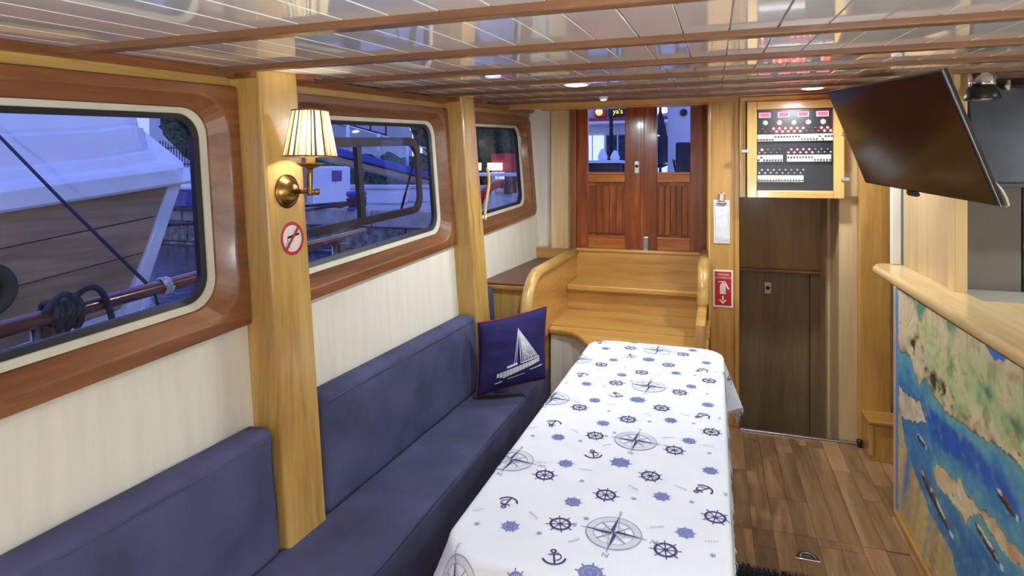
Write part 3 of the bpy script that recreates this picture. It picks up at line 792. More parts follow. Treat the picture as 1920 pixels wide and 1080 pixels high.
def put(name, polys, mat, u0, v0, r, rot, off=0.0012):
    c_, s_ = math.cos(rot), math.sin(rot)
    b = MB()
    for q in polys:
        pts = [(u0 + r * (x_ * c_ - y_ * s_), v0 + r * (x_ * s_ + y_ * c_)) for x_, y_ in q]
        if any(not (CU0 < u < CU1 and CV0 < v < CV1) for u, v in pts): continue
        b.add([onc(u, v, off) for u, v in pts], [tuple(range(len(pts)))])
    if b.f: b.build(name, mat, cl, fix=False)
PER, DRIFT = 0.512, -0.0125
MOT = []
for (u, v) in [(-0.455, 1.633), (-0.173, 1.722), (-0.274, 1.584), (-0.356, 1.418), (-0.001, 1.567), (-0.107, 1.395)]: MOT.append(('wheel', u, v))
for (u, v) in [(-0.415, 1.718), (-0.015, 1.808), (-0.349, 1.524), (-0.134, 1.622), (-0.467, 1.369), (-0.067, 1.476)]: MOT.append(('small', u, v))
MOT.append(('big', -0.264, 1.775)); MOT.append(('comp', -0.228, 1.422)); MOT.append(('comp', -0.572, 1.687))
for (u, v, a) in [(-0.35, 1.80, 0.3), (-0.508, 1.468, 3.0), (-0.032, 1.693, 2.3)]: MOT.append(('anchor', u, v, a))
for (u, v) in [(-0.349, 1.634), (-0.202, 1.59), (-0.058, 1.619), (-0.547, 1.353), (-0.394, 1.365), (-0.006, 1.409), (-0.301, 1.461)]: MOT.append(('star', u, v))
for (u, v, a) in [(-0.353, 1.70, 0), (-0.564, 1.412, .6), (-0.428, 1.432, -.7), (-0.21, 1.643, -.6), (-0.091, 1.685, -.5), (-0.308, 1.365, .8), (-0.134, 1.478, .4), (-0.007, 1.461, .2), (-0.49, 1.699, .2)]: MOT.append(('word', u, v, a))
for per in range(-1, 5):
    for du in (0, 0.69, -0.69):
        for i, mt in enumerate(MOT):
            kind, u, v = mt[:3]
            u = u + du + DRIFT * per; v = v + PER * per
            if not (CU0 + .02 < u < CU1 - .02 and CV0 + .02 < v < CV1 - .02): continue
            if u < TX0 - 0.06: continue
            if kind == 'wheel': put('wheel_print', wheel_p, 'ink', u, v, 0.027, 0.3 * i)
            elif kind == 'small': put('wheel_print', small_p, 'ink2', u, v, 0.019, 0.3 * i)
            elif kind == 'big': put('wheel_print', small_p, 'ink2', u, v, 0.026, 0)
            elif kind == 'anchor': put('anchor_print', anch_p, 'ink', u, v, 0.028, mt[3])
            elif kind == 'star': put('star_print', star(1), 'ink3', u, v, 0.0095, i)
            elif kind == 'word': put('word_print', word_p(i), 'ink3', u, v, 0.016, mt[3])
            else:
                put('compass_print', comp_fill, 'ink4', u, v, 0.066, -0.05)
                put('compass_print', comp_line, 'ink3', u, v, 0.066, -0.05, 0.0016)
                put('compass_print', comp_dark, 'ink', u, v, 0.066, -0.05, 0.002)
                for ltr, lx, ly in (('N', 0, -1.34), ('S', 0, 1.34), ('W', 1.45, 0), ('E', -1.42, 0)):
                    tv, tf = text_polys(ltr, 0.34)
                    polys = [[(lx - tv[i_].x, ly - tv[i_].y) for i_ in q] for q in tf]
                    put('compass_print', polys, 'ink3', u, v, 0.066, -0.05)
# fringe along the hem
b = MB(); rf = random.Random(5)
def strand(u, v, L):
    p = cloth(u, v); d = Vector((rf.uniform(-.35, .35), rf.uniform(-.35, .35), -1)).normalized()
    q = p + d * L; w_ = Vector((rf.uniform(-1, 1), rf.uniform(-1, 1), 0)).normalized() * 0.0011
    m = (p + q) / 2 + Vector((rf.uniform(-.004, .004), rf.uniform(-.004, .004), 0))
    b.add([p - w_, p + w_, m + w_, m - w_, q], [(0, 1, 2, 3), (3, 2, 4)])
for k in range(420): strand(CU1, CV0 + (CV1 - CV0) * k / 420, rf.uniform(0.015, 0.035))
for k in range(160): strand(CU0 + (CU1 - CU0) * k / 160, CV1, rf.uniform(0.015, 0.03)); strand(CU0 + (CU1 - CU0) * k / 160, CV0, rf.uniform(0.015, 0.03))
fo = b.build('fringe', 'cloth', cl, fix=False); fo['kind'] = 'stuff'

# ------------------------------------------------------------------ wall lamps
def add_light(name, typ, loc, power, color, size=0.05, parent=None, rot=None):
    d = bpy.data.lights.new(name, typ); d.energy = power; d.color = color
    if typ == 'AREA': d.shape = 'DISK'; d.size = size
    else: d.shadow_soft_size = size
    o = bpy.data.objects.new(name, d); COL.objects.link(o); o.location = loc
    if rot: o.rotation_euler = rot
    if parent is not None: setpar(o, parent)
    return o
LY, LZ = 1.645, 1.54
LX = hx(LY, LZ) + 0.11
wlamp = thing('wall_lamp', 'brass wall lamp with pleated shade on the first post, nearest', 'lamp', (LX, LY, LZ), 'brass wall lamps on the pine posts')
MB().lathe([(0, 0.034), (0.02, 0.033), (0.035, 0.024), (0.046, 0.012), (0.05, 0.006), (0.056, 0.005), (0.056, -0.004)], (LX, LY, LZ), 'x', 32).build('backplate', 'brass', wlamp, smooth=True)
cxl = LX + 0.092
MB().tube([(LX + 0.02, LY, LZ), (LX + 0.118, LY, LZ)], 0.0075, 12).lathe([(0, 0.112), (0.010, 0.114), (0.011, 0.122), (0, 0.126)], (LX, LY, LZ), 'x', 14).build('arm', 'brass', wlamp, smooth=True)
MB().lathe([(0.011, -0.012), (0.009, 0.0), (0.0065, 0.02), (0.006, 0.06), (0.009, 0.075), (0.03, 0.082), (0.043, 0.09), (0.043, 0.093), (0.0, 0.088)], (cxl, LY, LZ), 'z', 24).build('stem_cup', 'brass', wlamp, smooth=True)
MB().lathe([(0.0155, 0.09), (0.0155, 0.15), (0.0, 0.15)], (cxl, LY, LZ), 'z', 20).build('candle_sleeve', 'candle', wlamp, smooth=True)
MB().lathe([(0.0, 0.15), (0.008, 0.153), (0.014, 0.175), (0.011, 0.195), (0, 0.205)], (cxl, LY, LZ), 'z', 16).build('bulb', 'bulb', wlamp, smooth=True)
NP = 132
sh = MB(); wob = lambda k, h: 1 + (0.022 if k % 2 else -0.022)
vs = []; fs = []
for r_, h in [(0.084, 0.115), (0.0745, 0.165), (0.065, 0.215), (0.056, 0.262)]:
    for k in range(NP):
        t_ = 2 * PI * k / NP; q = r_ * wob(k, h); vs.append((cxl + q * math.cos(t_), LY + q * math.sin(t_), LZ + h))
for i in range(3): fs += [(i * NP + k, i * NP + (k + 1) % NP, (i + 1) * NP + (k + 1) % NP, (i + 1) * NP + k) for k in range(NP)]
sh.add(vs, fs); so = sh.build('lamp_shade', 'shade', wlamp, fix=False)
so.data.materials.append(M['shade2']); so.data.materials.append(M['shade3'])
rp_ = random.Random(4); colr = [rp_.choice([0, 0, 0, 1, 1, 2]) for k in range(NP)]
for i, p_ in enumerate(so.data.polygons): p_.material_index = colr[i % NP]
for h, r_ in ((0.115, 0.085), (0.262, 0.057)):
    MB().tube([(cxl + r_ * math.cos(2 * PI * k / 40), LY + r_ * math.sin(2 * PI * k / 40), LZ + h) for k in range(40)], 0.0022, 6, closed=True).build('shade_ring', 'brass', so, smooth=True)
add_light('lamp_glow', 'POINT', (cxl, LY, LZ + 0.178), SCONCE_W, (1, 0.86, 0.66), 0.02, wlamp)
w2 = copy_tree(wlamp, (hx(3.15, 1.64) - hx(LY, LZ), 3.15 - LY, 0.10))
for dy, lab in ((-1.503, 'added brass fill lamp on the post beside the viewpoint, out of view'), (-3.007, 'added brass fill lamp on the aftmost post, out of view')):  # extra copies out of view, added to lift the cabin light
    c = copy_tree(wlamp, (hx(LY + dy, LZ) - hx(LY, LZ), dy, 0.055 * dy)); c['label'] = lab
for yy, lab in ((-1.6, 'added brass fill lamp aft on the starboard wall, out of view'), (-0.1, 'added brass fill lamp amidships on the starboard wall, out of view'), (1.3, 'added brass fill lamp on the starboard wall behind the bar, out of view')):  # unseen starboard copies, likewise added as fill
    c = copy_tree(wlamp); c.location = (XR - 0.001, yy, 1.54); c.rotation_euler = (0, 0, PI); c['label'] = lab
w2['label'] = 'brass wall lamp with pleated shade on the second post, farther away'

stp = thing('hanging_strap', 'cream fabric strap hanging below the farther wall lamp', 'strap', (hx(3.15, 1.64) + 0.2, 3.15, 1.64))
sxx = hx(3.15, 1.64) + 0.20
MB().grid(lambda u, v: (sxx - 0.008 + 0.016 * u + 0.012 * math.sin(v * 5), 3.15 - 0.012 + 0.004 * math.sin(v * 9), 1.632 - 0.27 * v), 2, 24).build('webbing', 'candle', stp, smooth=True, solid=0.003)
MB().tube([(sxx + 0.012 * math.sin(5.0), 3.14, 1.364), (sxx + 0.012 * math.sin(5.0) + .004, 3.136, 1.34)], 0.007, 8).build('strap_end', 'gasket', stp, smooth=True)

# ------------------------------------------------------------------ no smoking sticker on the first post
ns_y, ns_z = 1.655, 1.385
def face(y_, z_, off): return (hx(y_, z_) + 0.11 + off, y_, z_)
nsg = thing('no_smoking_sign', 'round red and white no smoking sticker below the first wall lamp', 'sign', face(ns_y, ns_z, 0.001))
RS = 0.055
def disc(b, r, off, n=32):
    pts = [face(ns_y + r * math.cos(2 * PI * k / n), ns_z + r * math.sin(2 * PI * k / n), off) for k in range(n)]
    back_ = [face(ns_y + r * math.cos(2 * PI * k / n), ns_z + r * math.sin(2 * PI * k / n), 0.0) for k in range(n)]
    return b.add(pts + back_, [tuple(range(n))] + [(k, (k + 1) % n, n + (k + 1) % n, n + k) for k in range(n)])
disc(MB(), RS, 0.0012).build('sticker', 'signwhite', nsg)
b = MB()
for q in arc(0.80 * RS, RS, 0, 2 * PI, 40): b.add([face(ns_y + a, ns_z + c, 0.002) for a, c in q], [(0, 1, 2, 3)])
for q in strip((-0.55 * RS, -0.6 * RS), (0.55 * RS, 0.6 * RS), 0.18 * RS): b.add([face(ns_y + a, ns_z + c, 0.0024) for a, c in q], [(0, 1, 2, 3)])
b.build('red_ring', 'red', nsg, fix=False)
b = MB()
for q in strip((-0.42 * RS, 0.06 * RS), (0.62 * RS, 0.24 * RS), 0.14 * RS): b.add([face(ns_y + a, ns_z + c, 0.0018) for a, c in q], [(0, 1, 2, 3)])
b.build('cigarette', 'black', nsg, fix=False)
b = MB()
for k in range(8):
    a0 = (-0.5 * RS + 0.10 * RS * math.sin(k * 1.0), -0.08 * RS * k); a1 = (-0.5 * RS + 0.10 * RS * math.sin((k + 1) * 1.0), -0.08 * RS * (k + 1))
    for dx in (0, 0.28 * RS):
        for q in strip((a0[0] + dx * k / 8, a0[1]), (a1[0] + dx * (k + 1) / 8, a1[1]), 0.035 * RS): b.add([face(ns_y + a, ns_z + c, 0.0017) for a, c in q], [(0, 1, 2, 3)])
b.build('smoke_print', 'ink2', nsg, fix=False)

# ------------------------------------------------------------------ clipboard and fire sign on the jamb
def yplane(b, loop, y0, th): return b.prism([(a, y0, c) for a, c in loop], (0, -th, 0))
cb = thing('clipboard', 'small white clipboard with papers hanging on the jamb above the red sign', 'clipboard', (0.04, YB, 1.16))
yplane(MB(), [(-0.012, 1.155), (0.086, 1.155), (0.083, 1.43), (-0.014, 1.43)], YB - 0.001, 0.006).build('board', 'signwhite', cb, bevel=0.002)
for k in range(3):
    yplane(MB(), [(-0.004 + .002 * k, 1.168 + .012 * k), (0.08, 1.165 + .01 * k), (0.075 - .004 * k, 1.415 - .03 * k), (-0.006 + .003 * k, 1.41 - .028 * k)], YB - 0.008 - 0.002 * k, 0.0015).build('paper_sheet', 'paper', cb)
MB().box(0.005, 0.065, YB - 0.026, YB - 0.007, 1.405, 1.425).box(0.018, 0.052, YB - 0.02, YB - 0.007, 1.42, 1.478).build('clip', 'chrome', cb, bevel=0.006)
fs_ = thing('fire_sign', 'red fire extinguisher sign with white arrow on the jamb', 'sign', (0.045, YB, 0.75))
yplane(MB(), [(-0.016, 0.752), (0.104, 0.752), (0.104, 0.988), (-0.016, 0.988)], YB - 0.001, 0.003).build('sign_plate', 'signwhite', fs_)
yplane(MB(), [(-0.006, 0.763), (0.094, 0.763), (0.094, 0.977), (-0.006, 0.977)], YB - 0.004, 0.0006).build('red_field', 'red', fs_)
b = MB()
for lp in ([(0.025, 0.835), (0.060, 0.835), (0.060, 0.892), (0.052, 0.902), (0.033, 0.902), (0.025, 0.892)], [(0.037, 0.902), (0.048, 0.902), (0.048, 0.912), (0.037, 0.912)],
           [(0.015, 0.908), (0.055, 0.912), (0.055, 0.918), (0.015, 0.914)], [(0.053, 0.908), (0.058, 0.914), (0.082, 0.868), (0.072, 0.866)],
           [(0.038, 0.795), (0.048, 0.795), (0.048, 0.825), (0.038, 0.825)], [(0.043, 0.772), (0.066, 0.797), (0.060, 0.802), (0.043, 0.787), (0.026, 0.802), (0.020, 0.797)]):
    b.add([(a, YB - 0.0052, c) for a, c in lp], [tuple(range(len(lp)))])
b.build('extinguisher_symbol', 'signwhite', fs_, fix=False)
lettering('lettering', 'YANGIN', 0.020, (0.044, YB - 0.0052, 0.958), (1, 0, 0), (0, 0, 1), 'signwhite', fs_)
lettering('lettering', 'SÖNDÜRÜCÜ', 0.0155, (0.044, YB - 0.0052, 0.938), (1, 0, 0), (0, 0, 1), 'signwhite', fs_)

# ------------------------------------------------------------------ switchboard cabinet over the recess
CX0, CX1, CZ0, CZ1, CY = 0.180, 0.708, 1.452, 2.035, 3.93
sw = thing('switchboard_cabinet', 'pine framed electrical switchboard with red lamps and white breakers', 'cabinet', (0.45, YB, 1.46))
MB().box(CX0 + .004, CX1 - .004, CY + 0.03, YB + 0.012, CZ0 + .005, CZ1).build('cabinet_box', 'pine_z', sw, bevel=0.003)
MB().box(0.14, CX0 - 0.004, CY + 0.05, YB + 0.0, CZ0, 2.06).build('side_stile', 'pine_z', sw, bevel=0.004)
MB().box(0.14, 0.80, CY + 0.02, YB, CZ1 + 0.003, 2.068).build('cornice', 'honey_x', sw, bevel=0.005)
dj = MB().box(CX0, 0.236, CY, CY + 0.03, CZ0, CZ1).build('door_frame', 'pine_z', sw, bevel=0.004)
MB().box(0.652, CX1, CY, CY + 0.03, CZ0, CZ1).build('door_stile', 'pine_z', dj, bevel=0.004)
MB().box(0.236, 0.652, CY, CY + 0.03, CZ0, 1.497).build('door_rail', 'pine_x', dj, bevel=0.004)
MB().box(0.236, 0.652, CY, CY + 0.03, 1.985, CZ1).build('door_rail', 'pine_x', dj, bevel=0.004)
for (hx_, hz) in ((CX1 + 0.004, 1.83), (CX1 + 0.004, 1.565), (CX0 - 0.012, 1.735)):
    MB().box(hx_ - 0.022, hx_ + 0.022, CY - 0.008, CY + 0.012, hz - 0.012, hz + 0.012).build('hinge', 'steel', sw, bevel=0.004)
bp = MB().box(0.236, 0.652, CY + 0.024, CY + 0.032, 1.497, 1.985).build('switch_panel', 'panelblack', sw)
PYF = CY + 0.0235
for k in range(4):
    xm = 0.281 + 0.105 * k
    m_ = MB().box(xm - 0.034, xm + 0.034, PYF - 0.006, PYF, 1.935, 1.969).build('meter', 'meter', bp, bevel=0.003)
    MB().box(xm - 0.024, xm + 0.026, PYF - 0.0075, PYF - 0.005, 1.942, 1.963).build('meter_display', 'meterlcd', m_)
for k in range(5):
    MB().lathe([(0.0, -0.012), (0.011, -0.012), (0.014, -0.003), (0.016, 0.0)], (0.284 + 0.079 * k, PYF, 1.906), 'y', 16).build('gauge_knob', 'greenlamp', bp, smooth=True)
bm_me = MB().box(-0.0072, 0.0072, -0.022, 0, -0.02, 0.02).mesh('breaker'); bm_me.materials.append(M['breaker'])
lv_me = MB().box(-0.0042, 0.0042, -0.03, -0.02, -0.004, 0.004).mesh('breaker_lever'); lv_me.materials.append(M['black'])
led_me = MB().lathe([(0, -0.010), (0.0045, -0.008), (0.006, 0)], (0, 0, 0), 'y', 8).mesh('indicator_lamp'); led_me.materials.append(M['led'])
ledd = led_me.copy(); ledd.materials.clear(); ledd.materials.append(M['leddim'])
ledo = led_me.copy(); ledo.materials.clear(); ledo.materials.append(M['steel'])
def inst(name, me, loc, parent):
    o = bpy.data.objects.new(name, me); COL.objects.link(o); o.location = loc; setpar(o, parent); return o
def breakers(x0, n, z, lit):
    for k in range(n):
        xx = x0 + 0.0158 * k
        o = inst('breaker', bm_me, (xx, PYF, z), bp)
        inst('breaker_lever', lv_me, (xx, PYF, z + (0.006 if lit(k) else -0.010)), o)
breakers(0.246, 26, 1.813, lambda k: 6 <= k < 15 or k in (21, 23, 24, 25))
breakers(0.246, 9, 1.690, lambda k: k == 1)
breakers(0.410, 15, 1.690, lambda k: k < 9)
breakers(0.248, 16, 1.568, lambda k: False)
for k in range(13):
    for row in (0, 1):
        xx = 0.25 + 0.0325 * k + 0.016 * row; zz = 1.852 + 0.018 * row
        if xx > 0.645: continue
        inst('indicator_lamp', led_me if 0.33 < xx < 0.505 or (xx > 0.575) else ledo, (xx, PYF, zz), bp)
        zz = 1.725 + 0.018 * row
        if xx < 0.375 or xx > 0.402: inst('indicator_lamp', led_me if (k == 0 and row) else (ledd if 0.41 < xx < 0.55 else ledo), (xx, PYF, zz), bp)
        if xx < 0.50: inst('indicator_lamp', ledo, (xx, PYF, 1.602 + 0.018 * row), bp)

# ------------------------------------------------------------------ television
tvc = [Vector((0.466, 2.955, 1.958)), Vector((0.626, 2.064, 1.903)), Vector((0.784, 2.130, 1.502)), Vector((0.625, 3.022, 1.558))]
tc_ = sum(tvc, Vector()) / 4
ux = ((tvc[1] - tvc[0]) + (tvc[2] - tvc[3])).normalized(); uz = ((tvc[0] - tvc[3]) + (tvc[1] - tvc[2])); uz = (uz - ux * uz.dot(ux)).normalized()
un = ux.cross(uz)
if un.x > 0: un = -un
hw, hh = ((tvc[1] - tvc[0]).length + (tvc[2] - tvc[3]).length) / 4, ((tvc[0] - tvc[3]).length + (tvc[1] - tvc[2]).length) / 4
tvt = thing('television', 'flat black television hanging tilted over the bar', 'television', tc_)
MB().obox(tc_ - un * 0.009, ux, un, uz, hw, 0.009, hh).build('casing', 'black', tvt, bevel=0.004)
MB().obox(tc_ + un * 0.0005, ux, un, uz, hw - 0.006, 0.001, hh - 0.007).build('screen', 'screen', tvt)
MB().obox(tc_ - un * 0.035, ux, un, uz, hw * 0.6, 0.025, hh * 0.6).build('rear_housing', 'black', tvt, bevel=0.01)
sens = tc_ - uz * (hh + 0.008) - ux * 0.05
MB().obox(sens, ux, un, uz, 0.035, 0.008, 0.010).build('sensor_bar', 'black', tvt, bevel=0.004)
MB().obox(tc_ - un * 0.004 + ux * (hw + 0.0005), ux, un, uz, 0.0008, 0.0010, hh).build('edge_strip', 'steel', tvt)
bracket_a = tc_ - un * 0.06
MB().tube([bracket_a, (0.80, 2.85, 1.76), (0.955, 3.03, 1.78)], 0.016, 10).build('bracket_arm', 'black', tvt)
MB().box(0.935, 0.953, 2.99, 3.05, 1.68, 1.88).build('wall_bracket', 'black', tvt, bevel=0.004)
MB().obox(bracket_a + un * 0.002, ux, un, uz, 0.10, 0.006, 0.10).build('mount_plate', 'black', tvt)
p0 = tc_ + ux * (hw - 0.01) - uz * (hh - 0.02) - un * 0.02
MB().tube([p0 + uz * 0.05, p0 + ux * .016 + uz * .03, p0 + ux * 0.022, p0 + ux * 0.018 - uz * 0.022, p0 + ux * 0.004 - uz * 0.027], 0.003, 6).build('cable', 'signwhite', tvt, smooth=True)

# ceiling spot near the partition
sp = thing('ceiling_spot', 'chrome and black cylindrical ceiling spot beside the partition', 'lamp', (1.0, 2.86, ceil_z(2.86)))
zt = ceil_z(2.86)
MB().lathe([(0.045, 0.0), (0.046, -0.06), (0.044, -0.07), (0.0, -0.07)], (1.0, 2.86, zt + 0.001), 'z', 28).build('chrome_cap', 'chrome', sp, smooth=True)
MB().lathe([(0.044, -0.07), (0.052, -0.075), (0.062, -0.115), (0.06, -0.12), (0.0, -0.118)], (1.0, 2.86, zt), 'z', 28).build('collar', 'black', sp, smooth=True)
MB().lathe([(0.0, -0.125), (0.03, -0.124), (0.034, -0.118)], (1.0, 2.86, zt), 'z', 20).build('lens', 'steel', sp, smooth=True)

# ------------------------------------------------------------------ bar: body, painted map, counter
br_ = thing('bar_cabinet', 'long bar cabinet behind the painted map panel', 'cabinet', (1.0, 2.2, 0))
MB().box(0.815, 1.02, 0.6, 3.26, 0.0, 1.06).build('body', 'pine_z', br_)
MB().box(0.80, 0.83, 3.262, 3.30, 0.0, 1.065).build('end_stile', 'pale_z', br_, bevel=0.004)
MB().box(0.84, 0.998, 3.30, 3.33, 0.0, 1.06).build('end_panel', 'white', br_)
MB().box(0.788, 0.815, 0.6, 3.25, 0.0, 0.028).build('kick_strip', 'honey_y', br_, bevel=0.004)
ct = thing('bar_counter', 'pale beech counter top with a rounded front edge', 'counter', (0.95, 2.4, 1.06))
lp = [(0.785, 0.6), (0.80, 3.70), (0.825, 3.78), (0.87, 3.82), (1.0, 3.82), (1.0, 2.82), (1.9, 2.82), (1.9, 0.6)]
MB().prism([(a, c, 1.062) for a, c in lp], (0, 0, 0.042)).build('worktop', 'pale_y', ct, bevel=0.019, seg=5)

mp_ = thing('painted_map', 'painted relief map of coast, islands and ships on the bar front', 'painting', (0.8, 2.2, 0.03))
SEA = [(3.22, 0.80), (3.16, 0.785), (3.10, 0.80), (3.03, 0.80), (2.97, 0.75), (2.905, 0.714), (2.86, 0.76), (2.816, 0.776), (2.75, 0.74), (2.674, 0.728), (2.58, 0.725), (2.495, 0.735), (2.40, 0.748), (2.298, 0.757), (2.197, 0.778), (2.124, 0.781), (2.047, 0.790), (2.0, 0.775), (1.85, 0.78), (1.6, 0.72), (0.9, 0.66), (0.9, 0.0), (2.45, 0.0), (2.495, 0.19), (2.547, 0.25), (2.767, 0.262), (2.994, 0.34), (3.12, 0.41), (3.19, 0.55), (3.22, 0.6)]
LEFT = [(3.20, 0.625), (3.135, 0.615), (2.994, 0.635), (2.911, 0.656), (2.85, 0.62), (2.816, 0.605), (2.92, 0.565), (3.05, 0.52), (3.20, 0.49)]
ISL = [(2.751, 0.445), (2.70, 0.49), (2.674, 0.504), (2.616, 0.513), (2.55, 0.505), (2.495, 0.511), (2.464, 0.543), (2.42, 0.52), (2.386, 0.518), (2.287, 0.538), (2.188, 0.553), (2.098, 0.543), (2.013, 0.55), (1.80, 0.52), (1.5, 0.46), (1.5, 0.42), (1.8, 0.48), (2.013, 0.512), (2.106, 0.49), (2.226, 0.49), (2.298, 0.511), (2.36, 0.488), (2.40, 0.44), (2.421, 0.407), (2.46, 0.43), (2.495, 0.424), (2.56, 0.43), (2.616, 0.421), (2.704, 0.409)]
LAG = [(2.30, 1.10), (2.249, 1.062), (2.236, 1.045), (2.197, 1.036), (2.12, 1.05), (2.10, 1.07), (2.05, 1.10)]
DEEP = [(2.86, 0.66), (2.767, 0.69), (2.445, 0.715), (2.133, 0.72), (2.06, 0.69), (2.0, 0.66), (1.6, 0.62), (1.5, 0.60), (1.9, 0.62), (2.188, 0.625), (2.375, 0.605), (2.60, 0.56), (2.767, 0.555)]
SHIPS = [((2.90, 0.375), (2.57, 0.308), 0.022), ((2.345, 0.462), (2.16, 0.438), 0.016), ((2.19, 0.650), (2.06, 0.632), 0.014), ((2.94, 0.505), (2.83, 0.500), 0.014)]
def inside(P, x_, y_):
    c_ = False; j = len(P) - 1
    for i in range(len(P)):
        xi, yi = P[i]; xj, yj = P[j]
        if (yi > y_) != (yj > y_) and x_ < (xj - xi) * (y_ - yi) / (yj - yi) + xi: c_ = not c_
        j = i
    return c_
def dist(P, x_, y_, closed=True):
    best = 9
    n = len(P)
    for i in range(n if closed else n - 1):
        ax_, ay_ = P[i]; bx_, by_ = P[(i + 1) % n]
        dx, dy = bx_ - ax_, by_ - ay_; L = dx * dx + dy * dy or 1e-9
        t_ = max(0, min(1, ((x_ - ax_) * dx + (y_ - ay_) * dy) / L))
        d = math.hypot(x_ - ax_ - t_ * dx, y_ - ay_ - t_ * dy)
        if d < best: best = d
    return best
def mixc(a, c, t_): t_ = max(0, min(1, t_)); return tuple(p + (q - p) * t_ for p, q in zip(a, c))
C_ = lambda *a: srgb(*a)[:3]
TAN, TAN2, GREEN, OLIVE, RUST, DARK = C_(222, 202, 162), C_(200, 172, 132), C_(180, 196, 134), C_(128, 148, 96), C_(160, 104, 60), C_(70, 58, 46)
TEAL, BLUE, DEEPB, SAND, SKYB = C_(104, 168, 172), C_(62, 128, 178), C_(36, 88, 178), C_(226, 204, 156), C_(88, 146, 210)
def fbm(x_, y_, s, o=0.0): return noise.fractal(Vector((x_ * s, y_ * s, o)), 0.8, 2.1, 4)
def map_color(Y, z):
    w_ = 0.012
    Yd = Y + w_ * noise.noise(Vector((Y * 22, z * 22, 1))) + 0.006 * noise.noise(Vector((Y * 60, z * 60, 4)))
    zd = z + w_ * noise.noise(Vector((Y * 22, z * 22, 2))) + 0.006 * noise.noise(Vector((Y * 60, z * 60, 5)))
    if Y > 3.215: return mixc(SKYB, C_(110, 140, 205), fbm(Y, z, 9) + .5)
    n1, n2, n3 = fbm(Y, z, 3.5, 0), fbm(Y, z, 8, 3), fbm(Y * 0.7, z, 18, 7)
    if inside(LAG, Yd, zd): return C_(52, 118, 200)
    if inside(SEA, Yd, zd):
        if inside(LEFT, Yd, zd): return mixc(C_(222, 206, 176), C_(190, 176, 150), n2 + .4)
        di = dist(ISL, Yd, zd)
        if inside(ISL, Yd, zd):
            c_ = mixc(SAND, C_(196, 150, 104), n2 + .3)
            return mixc(DARK, c_, di / 0.008) if n3 > 0 else c_
        dc = min(dist(SEA[:19], Yd, zd, False), di * 1.3)
        c_ = mixc(TEAL, BLUE, dc / 0.09 + n2 * 0.7)
        if inside(DEEP, Yd, zd): c_ = mixc(c_, DEEPB, min(1, dist(DEEP, Yd, zd) / 0.03) * 0.95)
        if z < 0.42: c_ = mixc(c_, C_(40, 110, 168), 0.5 + n1)
        c_ = mixc(c_, C_(120, 180, 176), max(0, n3 * 0.7 - 0.1))
        if dist(LEFT, Yd, zd) < 0.006: c_ = mixc(c_, DARK, 0.6)
        for a_, b_, w2_ in SHIPS:
            t_ = ((Y - a_[0]) * (b_[0] - a_[0]) + (z - a_[1]) * (b_[1] - a_[1])) / ((b_[0] - a_[0]) ** 2 + (b_[1] - a_[1]) ** 2)
            if 0 <= t_ <= 1:
                zc_ = a_[1] + (b_[1] - a_[1]) * t_; dz = z - zc_
                wd = w2_ * (1 - abs(2 * t_ - 1) ** 4)
                if abs(dz) < wd:
                    c_ = C_(60, 52, 48) if dz < wd * 0.1 else (C_(214, 208, 196) if n3 > -0.05 else C_(120, 84, 70))
            elif 1 < t_ < 1.12 and abs(z - b_[1]) < 0.009: c_ = C_(200, 214, 220)
        return c_
    dc = dist(SEA[:19], Yd, zd, False)
    if z > 0.6:
        g = (0.5 + n1 * 1.3) * (1 - max(0, (z - 0.88) / 0.18)) * min(1, max(0, (3.1 - Y) / 0.35))
        c_ = mixc(TAN, GREEN, g * 1.5)
        c_ = mixc(c_, OLIVE, max(0, n2 * 1.6 - 0.12) * (0.3 + g))
        c_ = mixc(c_, C_(86, 152, 120), max(0, fbm(Y, z, 6, 11) * 2 - 0.5))
        c_ = mixc(c_, RUST, max(0, n3 * 1.2 - 0.35))
        rg_ = max(0, 1 - dist([(3.0, 0.86), (2.85, 0.85), (2.70, 0.79), (2.55, 0.78)], Y, z, False) / 0.07)
        c_ = mixc(c_, DARK if n3 > 0 else C_(206, 190, 160), rg_ * abs(n3) * 2.6)
        rg_ = max(0, 1 - dist([(2.35, 0.95), (2.15, 0.90), (1.95, 0.88), (1.7, 0.84)], Yd, zd, False) / 0.025)
        c_ = mixc(c_, C_(70, 128, 104), rg_ * (0.5 + n2))
        if z > 0.9:
            st_ = noise.noise(Vector((Y * 38, 0, 9)));  c_ = mixc(c_, C_(150, 128, 104), max(0, st_ * 1.6 - 0.3) * (z - 0.88) * 7)
        if dc < 0.05: c_ = mixc(mixc(SAND, C_(140, 110, 70), n3 + .5), c_, dc / 0.05)
        if dc < 0.006: c_ = mixc(c_, DARK, 0.75)
        return c_
    st_ = noise.noise(Vector((Y * 16 + z * 6, z * 2, 5)))
    c_ = mixc(C_(206, 184, 118), C_(176, 150, 110), st_ + .5)
    c_ = mixc(c_, C_(96, 130, 190), max(0, noise.noise(Vector((Y * 12 + z * 5, z * 2, 15))) * 2 - 0.35))
    if dist(SEA[19:], Yd, zd, False) < 0.012: c_ = mixc(c_, TEAL, 0.5)
    return c_
NY, NZ, MY0, MY1, MZ0, MZ1 = 460, 230, 1.5, 3.258, 0.03, 1.062
b = MB(); b.grid(lambda u, v: (0.8 - 0.0015 * noise.noise(Vector((u * 50, v * 40, 0))), MY1 + (MY0 - MY1) * u, MZ0 + (MZ1 - MZ0) * v), NY, NZ)
me = b.mesh('painting', fix=False)
ca = me.color_attributes.new('paint', 'FLOAT_COLOR', 'POINT')
flat = []
for v in me.vertices: flat += list(map_color(v.co.y, v.co.z)) + [1.0]
ca.data.foreach_set('color', flat)
m, n, l, p = newmat('painted_canvas')
at = n.new('ShaderNodeAttribute'); at.attribute_name = 'paint'
